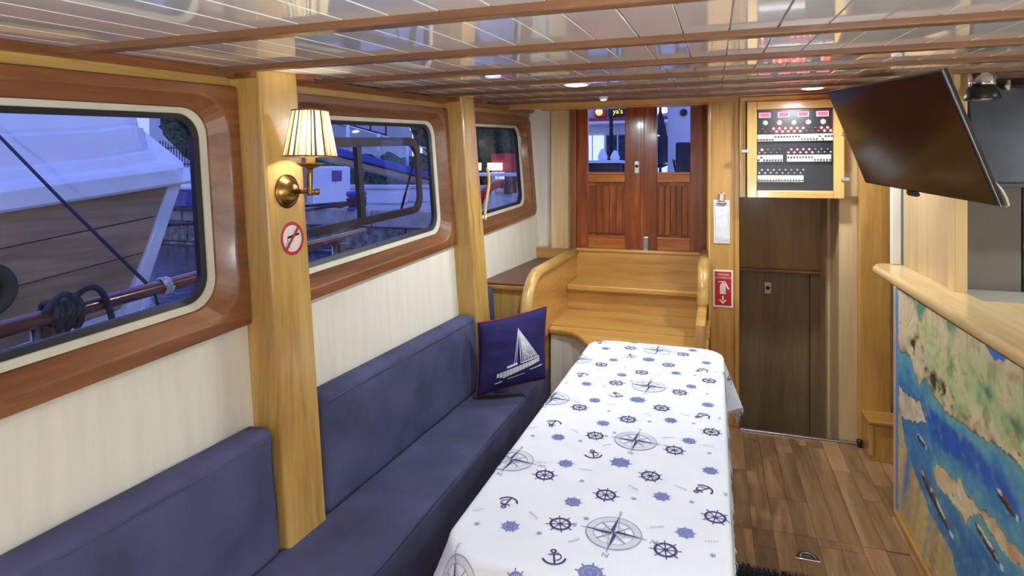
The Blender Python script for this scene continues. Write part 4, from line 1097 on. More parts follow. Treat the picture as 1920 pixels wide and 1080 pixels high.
nz = n.new('ShaderNodeTexNoise'); nz.inputs['Scale'].default_value = 90; nz.inputs['Detail'].default_value = 4
hs = n.new('ShaderNodeHueSaturation'); mr = n.new('ShaderNodeMapRange'); mr.inputs[3].default_value = 0.86; mr.inputs[4].default_value = 1.14
l.new(nz.outputs[0], mr.inputs[0]); l.new(mr.outputs[0], hs.inputs['Value']); l.new(at.outputs['Color'], hs.inputs['Color']); l.new(hs.outputs[0], p.inputs['Base Color'])
p.inputs['Roughness'].default_value = 0.4
me.materials.append(m)
link('painting', me, mp_, True)
MB().box(0.801, 0.814, 0.7, 3.258, 0.03, 1.06).build('backing_board', 'honey_y', mp_)

# box at the foot of the pillar, door hook
bx_ = thing('pillar_box', 'small honey wood step box at the foot of the pillar', 'box', (0.9, 3.92, 0))
MB().box(0.815, 0.99, 3.82, 3.985, 0.0, 0.205).build('box_body', 'honey_z', bx_, bevel=0.003)
MB().box(0.803, 1.0, 3.808, 3.988, 0.205, 0.222).build('lid', 'honey_x', bx_, bevel=0.004)
MB().box(0.808, 0.832, 3.812, 3.83, 0.03, 0.20).build('corner_strip', 'pine_z', bx_, bevel=0.003)
hk = thing('door_catch', 'small metal door catch on the threshold by the pillar box', 'catch', (0.80, 3.97, 0))
MB().box(0.775, 0.812, 3.955, 3.985, 0.0, 0.008).build('foot_plate', 'steel', hk, bevel=0.003)
MB().lathe([(0.012, 0.008), (0.012, 0.03), (0.018, 0.034), (0.016, 0.05), (0, 0.052)], (0.794, 3.97, 0), 'z', 14).build('catch_pin', 'black', hk, smooth=True)

# floor ring pull
rg = thing('floor_ring_pull', 'flush chrome ring pull set in the plank floor', 'ring pull', (0.362, 2.78, 0))
MB().prism([(0.362 + 0.048 * math.cos(PI * k / 14), 2.75 + 0.062 * math.sin(PI * k / 14), 0.0) for k in range(15)], (0, 0, 0.004)).build('plate', 'chrome', rg, bevel=0.002)
MB().tube([(0.362 + 0.028 * math.cos(PI * k / 12), 2.757 + 0.032 * math.sin(PI * k / 12), 0.008) for k in range(13)], 0.0035, 8).build('ring', 'steel', rg, smooth=True)

# shag rug
rug = thing('shag_rug', 'black shaggy rug at the near end of the floor', 'rug', (0.32, 2.15, 0))
RX0, RX1, RY0, RY1 = 0.0, 0.50, 1.5, 2.58
MB().box(RX0, RX1, RY0, RY1, 0.001, 0.012).build('backing', 'shag', rug)
b = MB(); rf = random.Random(11)
for k in range(9000):
    px_, py_ = rf.uniform(RX0, RX1), RY1 - abs(rf.gauss(0, 0.35))
    if py_ < RY0: py_ = rf.uniform(RY0, RY1)
    d = Vector((rf.uniform(-1, 1), rf.uniform(-1, 1), rf.uniform(0.6, 1.4))).normalized() * rf.uniform(0.03, 0.05)
    o_ = Vector((px_, py_, 0.01)); w_ = Vector((d.y, -d.x, 0)).normalized() * 0.0022; md = o_ + d * 0.6; tp = o_ + d + Vector((d.x, d.y, -d.z)) * 0.4
    b.add([o_ - w_, o_ + w_, md + w_, md - w_, tp], [(0, 1, 2, 3), (3, 2, 4)])
po = b.build('pile', 'shag', rug, fix=False); po['kind'] = 'stuff'

# ------------------------------------------------------------------ galley behind the bar
fr = thing('refrigerator', 'tall grey refrigerator in the galley behind the partition', 'refrigerator', (1.2, 3.75, 0))
MB().box(1.01, 1.40, 3.56, 4.03, 0.0, 1.92).build('body', 'grey', fr, bevel=0.006)
MB().box(1.01, 1.395, 3.53, 3.556, 0.06, 1.90).build('door', 'grey', fr, bevel=0.008)
f2 = thing('galley_locker', 'grey galley locker right of the refrigerator, partly out of frame', 'cabinet', (1.8, 3.75, 0))
MB().box(1.412, 2.28, 3.56, 4.03, 0.0, 1.92).build('body', 'grey', f2, bevel=0.006)
MB().box(1.415, 1.84, 3.535, 3.556, 0.94, 1.90).build('door', 'grey', f2, bevel=0.006)
MB().box(1.85, 2.275, 3.535, 3.556, 0.94, 1.90).build('door', 'grey', f2, bevel=0.006)
gw = thing('galley_worktop', 'white galley worktop just beyond the bar counter', 'worktop', (1.6, 3.2, 0))
MB().box(1.06, 2.28, 2.86, 3.5, 1.005, 1.035).build('slab', 'white', gw, bevel=0.004)
for k in range(2):
    MB().box(1.08 + 0.6 * k, 1.67 + 0.6 * k, 2.92, 3.5, 0.0, 1.004).build('base_unit', 'white', gw, bevel=0.004)
hd = thing('cooker_hood', 'dark slate cooker hood above the galley behind the television', 'cooker hood', (1.4, 3.2, 1.56))
MB().hexa([(1.04, 3.05, 1.56), (1.75, 3.05, 1.56), (1.75, 3.42, 1.56), (1.04, 3.42, 1.56), (1.04, 3.12, 1.965), (1.75, 3.12, 1.965), (1.75, 3.42, 1.965), (1.04, 3.42, 1.965)]).build('hood_glass', 'slate', hd, bevel=0.008)
MB().box(1.04, 1.75, 3.06, 3.42, 1.54, 1.562).build('hood_base', 'slate', hd, bevel=0.006)
MB().obox((1.38, 3.02, 1.60), (1, 0, 0.3), (0, 1, 0), (-0.3, 0, 1), 0.07, 0.03, 0.025).build('hood_lamp', 'black', hd, bevel=0.006)
MB().tube([(1.09, 2.88, ceil_z(2.88) - .07), (1.12, 2.95, ceil_z(2.9) - 0.075), (1.16, 3.05, 1.985), (1.18, 3.14, 1.968)], 0.006, 8).build('cable', 'gasket', hd, smooth=True)
mg = thing('fridge_picture', 'small green and blue picture stuck on the refrigerator', 'picture', (1.07, 3.528, 1.3))
MB().box(1.026, 1.118, 3.524, 3.529, 1.315, 1.46).build('card', 'signwhite', mg)
M['leafg'] = plain('picture_green', srgb(50, 110, 62), var=0.45, scale=60); M['picblue'] = plain('picture_blue', srgb(90, 140, 200), var=0.2, scale=60)
MB().box(1.03, 1.108, 3.522, 3.5245, 1.36, 1.455).build('foliage_print', 'leafg', mg)
MB().box(1.035, 1.10, 3.522, 3.5245, 1.322, 1.358).build('water_print', 'picblue', mg)

# added uplighter, unseen behind the viewpoint, to brighten the ceiling and cabin
ul = thing('added_uplighter', 'added brass floor uplighter brightening the ceiling, unseen aft of the viewpoint', 'lamp', (0.55, -0.75, 0))
MB().lathe([(0.14, 0), (0.14, 0.015), (0.02, 0.03), (0.012, 0.05), (0.012, 1.16), (0.02, 1.18)], (0.55, -0.75, 0.001), 'z', 24).build('stand', 'brass', ul, smooth=True)
MB().lathe([(0.02, 1.18), (0.09, 1.20), (0.15, 1.25), (0.17, 1.30), (0.166, 1.30), (0.146, 1.255), (0.085, 1.21), (0.0, 1.20)], (0.55, -0.75, 0.001), 'z', 32).build('bowl', 'brass', ul, smooth=True)
MB().lathe([(0.0, 1.215), (0.02, 1.22), (0.025, 1.245), (0.0, 1.265)], (0.55, -0.75, 0.0), 'z', 16).build('bulb', 'bulb', ul, smooth=True)
add_light('ceiling_fill', 'POINT', (0.55, -0.75, 1.275), UPLIGHT_W, WARM, 0.04, ul)

# ------------------------------------------------------------------ recessed downlights
def downlight(x_, y_, label, power=None):
    z_ = ceil_z(y_); t = thing('downlight', label, 'lamp', (x_, y_, z_), 'round ceiling downlights')
    MB().lathe([(0.062, 0.0), (0.062, -0.006), (0.052, -0.010), (0.048, -0.006)], (x_, y_, z_ + 0.001), 'z', 32).build('rim', 'signwhite', t, smooth=True)
    MB().lathe([(0, -0.009), (0.049, -0.008), (0.050, -0.004), (0, -0.003)], (x_, y_, z_), 'z', 28).build('diffuser', 'diffuser', t, smooth=True)
    add_light('downlight_beam', 'AREA', (x_, y_, z_ - 0.014), power or DOWNLIGHT_W, WARM, 0.10, t)
    return t
downlight(-0.583, 2.61, 'lit round downlight in the ceiling before the doors', 10.0)
downlight(0.481, 3.50, 'lit round downlight in the ceiling above the switchboard', 11.0)
sp2 = thing('step_spot', 'tiny lit ceiling spot just above the companionway steps', 'lamp', (-0.62, 3.50, ceil_z(3.5)))
MB().lathe([(0.024, 0.001), (0.024, -0.02), (0.018, -0.024), (0.0, -0.02)], (-0.62, 3.50, ceil_z(3.5)), 'z', 20).build('spot_rim', 'signwhite', sp2, smooth=True)
MB().lathe([(0, -0.026), (0.015, -0.026), (0.017, -0.02)], (-0.62, 3.50, ceil_z(3.5)), 'z', 16).build('spot_lens', 'diffuser', sp2, smooth=True)
add_light('step_beam', 'AREA', (-0.62, 3.50, ceil_z(3.5) - 0.03), 8.0, WARM, 0.03, sp2)
for (x_, y_, lab) in ((-0.75, -1.05, 'added fill downlight aft on the port side, out of view'), (0.30, 0.32, 'added fill downlight above the viewpoint, out of view'), (1.35, 0.32, 'added fill downlight above the bar, out of view'),  # unseen downlights added as fill beyond the visible lamps
                      (0.30, -1.05, 'added fill downlight aft amidships, out of view'), (1.35, -1.05, 'added fill downlight aft on the starboard side, out of view'), (1.75, 2.45, 'added fill downlight over the galley, out of view')):
    downlight(x_, y_, lab)

# ------------------------------------------------------------------ outside: water, quay, boats, street
M['water'] = plain('harbour_water', srgb(40, 58, 84), rough=0.12, var=0.2, scale=2.0, bump=0.5, bscale=9.0)
M['boatwhite'] = plain('white_gelcoat', srgb(232, 234, 240), rough=0.35, var=0.02)
M['strake'] = wood('weathered_strake', axis='y', rough=0.45, coat=0.1, dark=srgb(140, 112, 84), mid=srgb(178, 146, 110), light=srgb(196, 166, 128), freq=7)
M['railred'] = wood('red_varnished_rail', axis='y', rough=0.2, coat=0.6, dark=srgb(76, 34, 28), mid=srgb(102, 48, 38), light=srgb(120, 60, 46))
M['tyre'] = plain('tyre_rubber', srgb(30, 30, 34), rough=0.7, var=0.2)
M['ropedark'] = plain('dark_rope', srgb(42, 46, 66), rough=0.8, var=0.2, scale=80)
M['ropepale'] = plain('pale_rope', srgb(190, 190, 196), rough=0.8, var=0.2, scale=80)
M['stone'] = plain('granite_quay', srgb(128, 126, 124), rough=0.8, var=0.3, scale=14, bump=0.4, bscale=30)
M['pave'] = plain('quay_paving', srgb(176, 174, 168), rough=0.6, var=0.15, scale=4)
M['facade'] = plain('pale_facade', srgb(205, 205, 208), rough=0.7, var=0.06, scale=1)
M['darkpane'] = plain('dark_shop_window', srgb(64, 70, 92), rough=0.15, var=0.2)
M['iron'] = plain('black_iron', srgb(30, 32, 40), rough=0.5)
M['bluep'] = plain('blue_paint', srgb(52, 74, 150), rough=0.4, var=0.1)
M['hedge'] = plain('hedge_green', srgb(44, 84, 62), rough=0.9, var=0.5, scale=12)
M['redp'] = plain('red_paint', srgb(190, 46, 50), rough=0.4, var=0.1)
M['yellow'] = plain('lit_yellow', srgb(240, 220, 40), emit=(1.0, 0.85, 0.05, 1), estr=1.4)
M['orange'] = plain('lit_orange', srgb(250, 190, 90), emit=(1.0, 0.6, 0.2, 1), estr=1.2)
M['shoplight'] = plain('lit_shop_front', srgb(220, 225, 240), emit=(0.7, 0.78, 1.0, 1), estr=0.8)
M['lampwhite'] = plain('lit_globe', srgb(255, 250, 240), emit=(1.0, 0.95, 0.85, 1), estr=1.6)
M['darkcloth'] = plain('dark_canvas', srgb(40, 42, 58), rough=0.8, var=0.15)
M['bark'] = plain('tree_bark', srgb(96, 82, 70), rough=0.9, var=0.3, scale=10)

WZ, QY, QZ = 0.62, 6.45, 1.14
wa = MB().grid(lambda u, v: (-40 + 60 * u, -20 + (QY + 20.2) * v, WZ - 0.0), 2, 2)
wa = MB().box(-40, -1.75, -20, QY + 0.1, WZ - 0.2, WZ).build('water', 'water'); tag(wa, 'dark blue harbour water between the boats and the quay', None, None, 'structure')
qs = struct('quay', 'pale paved quay with a granite face beyond the windows', (-5, 12, 0))
MB().box(-40, 20, QY + 0.35, 45, 0.4, QZ).build('paving', 'pave', qs)
for k in range(30):
    MB().box(-22 + 1.0 * k, -22 + 1.0 * k + 0.985, QY, QY + 0.6, QZ - 0.2, QZ + 0.012).build('kerb_stone', 'pave', qs, bevel=0.015)
for row in range(2):
    for k in range(26):
        xa = -18 + 0.85 * k + 0.4 * (row % 2)
        MB().box(xa, xa + 0.83, QY + 0.04, QY + 0.6, QZ - 0.2 - 0.3 * (row + 1) + 0.012, QZ - 0.2 - 0.3 * row).build('face_stone', 'stone', qs, bevel=0.02)
MB().box(-40, 20, QY + 0.1, QY + 0.6, 0.2, QZ - 0.21).build('backing', 'stone', qs)

# neighbouring wooden boat alongside
nb = thing('moored_boat', 'wooden boat with white bulwark moored alongside, seen through the large window', 'boat', (-3.6, 1.0, WZ))
def shr(Y): return 0.118 * (Y - 1.8)
def stern(z): return 2.70 + 0.40 * (z - 1.53)             # raked end
def strake_pt(Y, z, off=0.0): return (-3.0 + 0.10 * max(0, 1.2 - z) * -1 + off, Y, z)
edges_ = [1.455, 1.262, 1.075, 0.90, 0.80]
for i in range(len(edges_) - 1):
    b = MB(); N_ = 14; hi, lo = edges_[i], edges_[i + 1] + 0.006
    vs = []
    for j in range(N_ + 1):
        for off in (0.0, -0.04):
            for zz in (hi, lo):
                Yk = -3.0 + (stern(zz + shr(2.6)) + 3.0) * j / N_
                vs.append(strake_pt(Yk, zz + shr(Yk), off))
    fs = []
    for j in range(N_):
        o_ = j * 4; q_ = o_ + 4
        fs += [(o_, q_, q_ + 1, o_ + 1), (o_ + 2, o_ + 3, q_ + 3, q_ + 2), (o_, o_ + 2, q_ + 2, q_), (o_ + 1, q_ + 1, q_ + 3, o_ + 3)]
    fs += [(0, 1, 3, 2), (N_ * 4, N_ * 4 + 2, N_ * 4 + 3, N_ * 4 + 1)]
    b.add(vs, fs); b.build('strake', 'strake', nb)
b = MB()
for (z_hi, z_lo, mat_, nm) in ((0.80, 0.72, 'boatwhite', 'waterline_band'), (0.72, 0.55, 'bluep', 'underbody')):
    q = []
    for Yk in (-3.0, stern(z_lo + .1)):
        for zz in (z_hi - .002, z_lo):
            q.append(strake_pt(Yk, zz + shr(Yk) * (1 if z_hi > .75 else .6), 0.004)); q.append(strake_pt(Yk, zz + shr(Yk) * (1 if z_hi > .75 else .6), -0.04))
    MB().add(q, [(0, 2, 6, 4), (1, 5, 7, 3), (0, 4, 5, 1), (2, 3, 7, 6), (0, 1, 3, 2), (4, 6, 7, 5)]).build(nm, mat_, nb)
# raked stern board
q = []
for zz in (0.6, 1.57):
    Ys = stern(zz)
    q += [(-2.985, Ys - 0.04, zz), (-2.985, Ys + 0.045, zz), (-4.9, Ys + 0.045, zz), (-4.9, Ys - 0.04, zz)]
MB().hexa(q).build('stern_board', 'boatwhite', nb, bevel=0.01)
# white bulwark: profile swept along the sheer
prof = [(-2.955, 1.44), (-2.945, 1.455), (-2.945, 1.535), (-2.965, 1.56), (-2.995, 1.575), (-3.015, 1.625), (-3.055, 1.630), (-3.05, 1.65), (-3.065, 1.775), (-3.11, 1.781), (-3.10, 1.80), (-3.14, 2.05), (-3.3, 2.3), (-3.9, 2.36), (-4.7, 2.36), (-4.7, 1.44)]
ys = [-3.0 + 5.55 * k / 16 for k in range(17)] + [2.60, 2.66, 2.70]
vs = []; n_ = len(prof)
for Yk in ys:
    e = max(0, Yk - 2.5)
    for (X, Z) in prof:
        up_ = max(0, min(1, (Z - 1.56) / 0.6))
        vs.append((X - e * e * 2.2 * (Z > 1.5), Yk + 0.11 - (0.14 * (up_ > 0) + 0.10 * up_) * (Yk > 2.45), Z + shr(Yk) - e * 0.25 * up_))
fs = [(j * n_ + k, j * n_ + (k + 1) % n_, (j + 1) * n_ + (k + 1) % n_, (j + 1) * n_ + k) for j in range(len(ys) - 1) for k in range(n_)]
fs += [tuple(range(n_ - 1, -1, -1)), tuple(range((len(ys) - 1) * n_, len(ys) * n_))]
MB().add(vs, fs).build('bulwark', 'boatwhite', nb, bevel=0.004)
ty = thing('tyre_fender', 'black tyre fender hanging against the wooden hull', 'tyre', (-2.93, 1.72, 1.1))
MB().tube([(-2.935, 1.71 + 0.085 * math.cos(2 * PI * k / 32), 1.10 + 0.085 * math.sin(2 * PI * k / 32)) for k in range(32)], 0.034, 14, closed=True).build('tyre_ring', 'tyre', ty, smooth=True)
MB().tube([(-2.935, 1.71, 1.19), (-2.95, 1.70, 1.5)], 0.006, 8).build('fender_line', 'ropedark', ty, smooth=True)

# own boat's outer rail, post, ropes
ra = thing('deck_rail', 'varnished red brown rail running outside the large window', 'rail', (-2.0, 1.6, 0.7))
MB().tube([(-2.0, -2.0 + 4.9 * k / 20, zs(-2.0 + 4.9 * k / 20, 1.155)) for k in range(21)], 0.026, 14).build('rail_pole', 'railred', ra, smooth=True)
for yy in (-1.2, 1.30, 2.85):
    MB().tube([(-2.0, yy, 0.8), (-2.0, yy, zs(yy, 1.135))], 0.016, 12).build('stanchion', 'steel', ra, smooth=True)
    MB().box(-2.022, -1.978, yy + 0.03, yy + 0.075, 0.8, zs(yy, 1.13)).build('stanchion_block', 'railred', ra, bevel=0.004)
MB().box(-2.1, -1.62, Y0, 4.6, 0.72, 0.80).build('side_deck', 'stone', ra)
cr = thing('coiled_rope', 'dark navy rope wound around the rail in the large window', 'rope', (-2.0, 1.4, 1.15))
pth = []
for k in range(120):
    t_ = k / 119; a = 2 * PI * 5 * t_; yy = 1.33 + 0.09 * t_ + 0.012 * math.sin(a * 0.5)
    r_ = 0.040 + 0.008 * math.sin(3 * a)
    pth.append((-2.0 + r_ * math.cos(a), yy, zs(yy, 1.155) + r_ * math.sin(a) * 1.15))
MB().tube(pth, 0.0105, 8).build('turns', 'ropedark', cr, smooth=True)
MB().tube([(-1.97, 1.40 + 0.14 * k / 14 + 0.015 * math.sin(k / 14 * PI), 1.20 + 0.045 * math.sin(k / 14 * PI) - 0.17 * (k / 14) ** 2) for k in range(15)], 0.0105, 8).build('loose_loop', 'ropedark', cr, smooth=True)
MB().tube([(-1.965, 1.30 + 0.12 * k / 10, 1.165 + 0.05 * math.sin(k / 10 * PI)) for k in range(11)], 0.0105, 8).build('loose_loop', 'ropedark', cr, smooth=True)
lr = thing('mooring_line', 'thin dark line slanting down across the neighbouring hull', 'rope', (-2.0, 1.68, 1.16))
MB().tube([(-2.9, 1.70, 1.80), (-2.45, 1.70, 1.48), (-2.0, 1.69, 1.185)], 0.0065, 8).build('line', 'ropedark', lr, smooth=True)
MB().tube([(-2.0, 1.72, 1.14), (-1.985, 1.735, 1.05), (-1.98, 1.74, 0.98)], 0.005, 8).build('line_tail', 'ropedark', lr, smooth=True)
pth = [(-2.0 + 0.031 * math.cos(2 * PI * 4 * k / 70), 1.74 + 0.035 * k / 70, zs(1.75, 1.155) + 0.031 * math.sin(2 * PI * 4 * k / 70)) for k in range(71)]
ls = tag(MB().tube(pth, 0.005, 6).build('rope_lashing', 'ropepale', smooth=True), 'pale rope lashing bound around the red brown rail', 'rope')

# things on the quay ------------------------------------------------------
def Q(px, d):                      # world X,Y on the quay for a bearing and a depth
    u = (px - 960) / 1130.0
    return (d * (u * math.cos(PSI) - math.sin(PSI)), d * (u * math.sin(PSI) + math.cos(PSI)))
x_, y_ = Q(622, 8.6)
bo = thing('power_pedestal', 'white service pedestal standing on the quay in the sliding window', 'pedestal', (x_, y_, QZ))
MB().box(x_ - 0.20, x_ + 0.20, y_ - 0.18, y_ + 0.18, QZ, QZ + 0.56).build('housing', 'boatwhite', bo, bevel=0.03)
MB().box(x_ + 0.15, x_ + 0.30, y_ - 0.22, y_ - 0.181, QZ + 0.35, QZ + 0.5).build('socket_box', 'bluep', bo, bevel=0.01)
x_, y_ = Q(668, 7.6)
bl = thing('mooring_bollard', 'dark blue bollard wrapped with mooring ropes on the quay edge', 'bollard', (x_, y_, QZ))
MB().lathe([(0.14, 0), (0.10, 0.03), (0.08, 0.14), (0.13, 0.19), (0.12, 0.23), (0, 0.24)], (x_, y_, QZ), 'z', 20).build('post', 'bluep', bl, smooth=True)
MB().tube([(x_ + 0.11 * math.cos(k * 0.5), y_ + 0.11 * math.sin(k * 0.5), QZ + 0.05 + 0.0025 * k) for k in range(40)], 0.018, 8).build('rope_turns', 'ropedark', bl, smooth=True)
for i, (dx, dy, dz) in enumerate([(-3.2, -0.6, -0.1), (-2.6, -1.1, -0.3), (-1.2, 0.3, -0.12)]):
    t = tag(MB().tube([(x_ + dx * k / 10, y_ + dy * k / 10, QZ + 0.1 + dz * k / 10 - 0.06 * math.sin(PI * k / 10)) for k in range(11)], 0.02, 8).build('mooring_rope', 'ropedark', smooth=True),
            ['dark rope running flat along the quay from the bollard', 'dark rope dropping from the bollard towards the water', 'short slack rope lying beside the bollard'][i], 'rope')
# upturned long blue hull on trestles
xa, ya_ = Q(560, 9.6); xb, yb_ = Q(840, 11.0)
sk = thing('gangway', 'long blue gangway slanting down across the sliding window', 'gangway', (xa, ya_, QZ))
A_, B_ = Vector((xa, ya_, 2.08)), Vector((xb, yb_, 1.44)); dv = (B_ - A_)
MB().obox((A_ + B_) / 2, dv, Vector((-dv.y, dv.x, 0)), dv.cross(Vector((-dv.y, dv.x, 0))), dv.length / 2, 0.3, 0.06).build('plank_deck', 'bluep', sk, bevel=0.02)
MB().obox((A_ + B_) / 2 - Vector((0, 0, 0.12)), dv, Vector((-dv.y, dv.x, 0)), dv.cross(Vector((-dv.y, dv.x, 0))), dv.length / 2, 0.24, 0.04).build('underbeam', 'strake', sk)
for k in range(5):
    p_ = A_ + dv * (0.1 + 0.2 * k)
    MB().tube([p_ + Vector((0, 0, 0.05)), p_ + Vector((0, 0, 0.52))], 0.03, 8).build('stanchion', 'boatwhite', sk, smooth=True)
MB().tube([A_ + dv * 0.05 + Vector((0, 0, 0.5)), A_ + dv * 0.95 + Vector((0, 0, 0.5))], 0.014, 8).build('guard_wire', 'boatwhite', sk, smooth=True)
MB().tube([B_ - dv * 0.03 - Vector((0, 0, 0.03)), (B_ - dv * 0.03).xy.to_3d() + Vector((0, 0, QZ))], 0.05, 8).build('leg', 'strake', sk)
MB().tube([A_ + dv * 0.03 - Vector((0, 0, 0.03)), (A_ + dv * 0.03).xy.to_3d() + Vector((0, 0, QZ))], 0.05, 8).build('leg', 'strake', sk)
# moored dinghy-like pale boats and hedge beyond
hg = thing('quay_hedge', 'dark green hedge along the quay behind the gangway', 'hedge', (-6, 15, QZ))
xh, yh = Q(760, 15)
b = MB()
def hedge_pt(u, v):
    n1 = noise.noise(Vector((u * 20, v * 9, 2))) * 0.25
    a = PI * v
    return (xh - 4.5 + 6.6 * u, yh - 0.8 * math.cos(a) - n1, QZ + 0.85 * math.sin(a) ** 0.6 + n1 * math.sin(a))
MB().grid(hedge_pt, 70, 14).build('foliage', 'hedge', hg)
for i, (px, w_, d_) in enumerate(((700, 0.5, 9.3), (770, 1.3, 9.9))):
    x_, y_ = Q(px, d_)
    c = thing('planter_box', ['small white planter on the quay behind the bollard', 'long white planter on the quay below the gangway'][i], 'planter', (x_, y_, QZ))
    MB().box(x_ - w_, x_ + w_, y_ - 0.2, y_ + 0.2, QZ, QZ + 0.22).build('trough', 'boatwhite', c, bevel=0.02)
    MB().box(x_ - w_ - .03, x_ + w_ + .03, y_ - 0.23, y_ + 0.23, QZ + 0.22, QZ + 0.27).build('rim', 'facade', c, bevel=0.01)
x_, y_ = Q(765, 6.9)
dp = tag(MB().tube([(x_ - 0.1, y_, QZ), (x_ + 0.12, y_ + .3, QZ + 1.3)], 0.014, 8).build('boat_hook', 'iron', smooth=True), 'thin dark pole leaning upright in the sliding window', 'pole')

# white house with outside stair, fence
hs_ = thing('white_house', 'white house with a dark outside staircase behind the quay', 'building', (-12, 20, QZ))
xh0, yh0 = Q(280, 24); xh1, yh1 = Q(760, 22)
dvx = Vector((xh1 - xh0, yh1 - yh0, 0)); L_ = dvx.length; dvx.normalize(); dn = Vector((-dvx.y, dvx.x, 0))
cH = Vector(((xh0 + xh1) / 2, (yh0 + yh1) / 2, QZ + 2.4))
MB().obox(cH + dn * 3, dvx, dn, (0, 0, 1), L_ / 2, 3.0, 2.4).build('walls', 'facade', hs_)
MB().obox(cH + dn * 3 + Vector((0, 0, 2.5)), dvx, dn, (0, 0, 1), L_ / 2 + .3, 3.3, 0.12).build('roof', 'stone', hs_)
for k in range(6):
    c_ = cH - dvx * (L_ / 2 - 1.0 - 1.9 * k) + Vector((0, 0, 0.5)) - dn * 0.02
    wn = MB().obox(c_, dvx, dn, (0, 0, 1), 0.45, 0.05, 0.6).build('window', 'darkpane', hs_)
    MB().obox(c_ - dn * 0.06, dvx, dn, (0, 0, 1), 0.03, 0.02, 0.6).build('glazing_bar', 'boatwhite', wn)
s0 = cH + dvx * (L_ / 2 - 7.0) - dn * 0.6 + Vector((0, 0, 1.1)); s1 = cH + dvx * (L_ / 2 - 0.5) - dn * 0.6 - Vector((0, 0, 0.6))
for dz in (0, 0.9):
    MB().tube([s0 + Vector((0, 0, dz)), s1 + Vector((0, 0, dz))], 0.06, 8).build('stair_rail', 'iron', hs_)
for k in range(12):
    p_ = s0 + (s1 - s0) * k / 11
    MB().tube([p_, p_ + Vector((0, 0, 0.9))], 0.035, 6).build('baluster', 'iron', hs_)
fe = thing('iron_fence', 'dark iron fence with arched tops behind the neighbouring boat', 'fence', (-9, 10.5, QZ))
xf0, yf0 = Q(285, 15); xf1, yf1 = Q(430, 14)
fa, fb = Vector((xf0, yf0, QZ + 0.6)), Vector((xf1, yf1, QZ + 0.6)); fd = fb - fa
MB().obox((fa + fb) / 2 - Vector((0, 0, .3)), fd, (fd.y, -fd.x, 0), (0, 0, 1), fd.length / 2 + .3, 0.15, 0.3).build('plinth', 'boatwhite', fe)
for k in range(28):
    p_ = fa + fd * k / 27; h_ = 0.55 + 0.12 * abs(math.sin(k * PI / 7))
    MB().tube([p_, p_ + Vector((0, 0, h_))], 0.012, 6).build('bar', 'iron', fe)
for dz in (0.08, 0.48): MB().tube([fa + Vector((0, 0, dz)), fb + Vector((0, 0, dz))], 0.016, 6).build('rail', 'iron', fe)
x_, y_ = Q(345, 8.2)
cn = thing('blue_crate', 'blue and white crate on the quay beside the stern of the moored boat', 'crate', (x_, y_, QZ))
MB().box(x_ - 0.35, x_ + 0.25, y_ - 0.2, y_ + 0.2, QZ + 0.01, QZ + 0.24).build('box', 'bluep', cn, bevel=0.02)
MB().box(x_ - 0.37, x_ + 0.27, y_ - 0.22, y_ + 0.22, QZ + 0.24, QZ + 0.30).build('lid', 'boatwhite', cn, bevel=0.02)
x_, y_ = Q(372, 8.8)
wt = thing('quay_cleat_post', 'dark upright post with a pale hook on the quay near the fence', 'post', (x_, y_, QZ))
MB().tube([(x_, y_, QZ), (x_, y_, QZ + 0.85)], 0.035, 10).build('shaft', 'iron', wt, smooth=True)
MB().tube([(x_ + 0.1, y_, QZ), (x_ + 0.1, y_, QZ + .5), (x_ + 0.16, y_, QZ + .6), (x_ + 0.24, y_, QZ + .55), (x_ + .25, y_, QZ + .4)], 0.03, 8).build('hook', 'boatwhite', wt, smooth=True)
# dark trees beyond
for i, (px, d_, h_, r_, lab) in enumerate([(405, 18, 3.4, 1.5, 'dark tree crown above the fence in the large window'), (835, 18.5, 3.0, 1.0, 'dark tree crown at the far edge of the sliding window'),
                                          (962, 13.5, 3.3, 1.5, 'dark blue tree filling the small window beyond the second post')]):
    x_, y_ = Q(px, d_)
    t = thing('dark_tree', lab, 'tree', (x_, y_, QZ), 'dark trees behind the quay')
    MB().tube([(x_, y_, QZ), (x_ + .1, y_, QZ + h_ * 0.6)], 0.22, 8).build('trunk', 'bark', t)
    b = MB()
    def crown_pt(u, v):
        a, c_ = 2 * PI * u, PI * v - PI / 2
        n1 = 1 + 0.28 * noise.noise(Vector((math.cos(a) * 2.5 + i, math.sin(a) * 2.5, c_ * 2.5)))
        return (x_ + r_ * n1 * math.cos(a) * math.cos(c_), y_ + r_ * n1 * math.sin(a) * math.cos(c_), QZ + h_ * 0.62 + r_ * 0.85 * n1 * math.sin(c_))
    b.grid(crown_pt, 28, 16); b.build('crown', 'hedge', t)
for i, px in enumerate((775, 790, 817)):
    x_, y_ = Q(px, 20); gl = tag(MB().lathe([(0, -0.12), (0.10, -0.07), (0.12, 0), (0.10, 0.07), (0, 0.12)], (x_, y_, 3.1), 'z', 12).tube([(x_, y_, 3.0), (x_, y_, QZ)], 0.03, 6).build('street_lantern', 'lampwhite' if i < 2 else 'orange', smooth=True),
        ['lit white lantern, first of three glimpsed atop the sliding window', 'lit white lantern, second of three glimpsed atop the sliding window', 'lit orange lantern glimpsed atop the sliding window'][i], 'lantern')

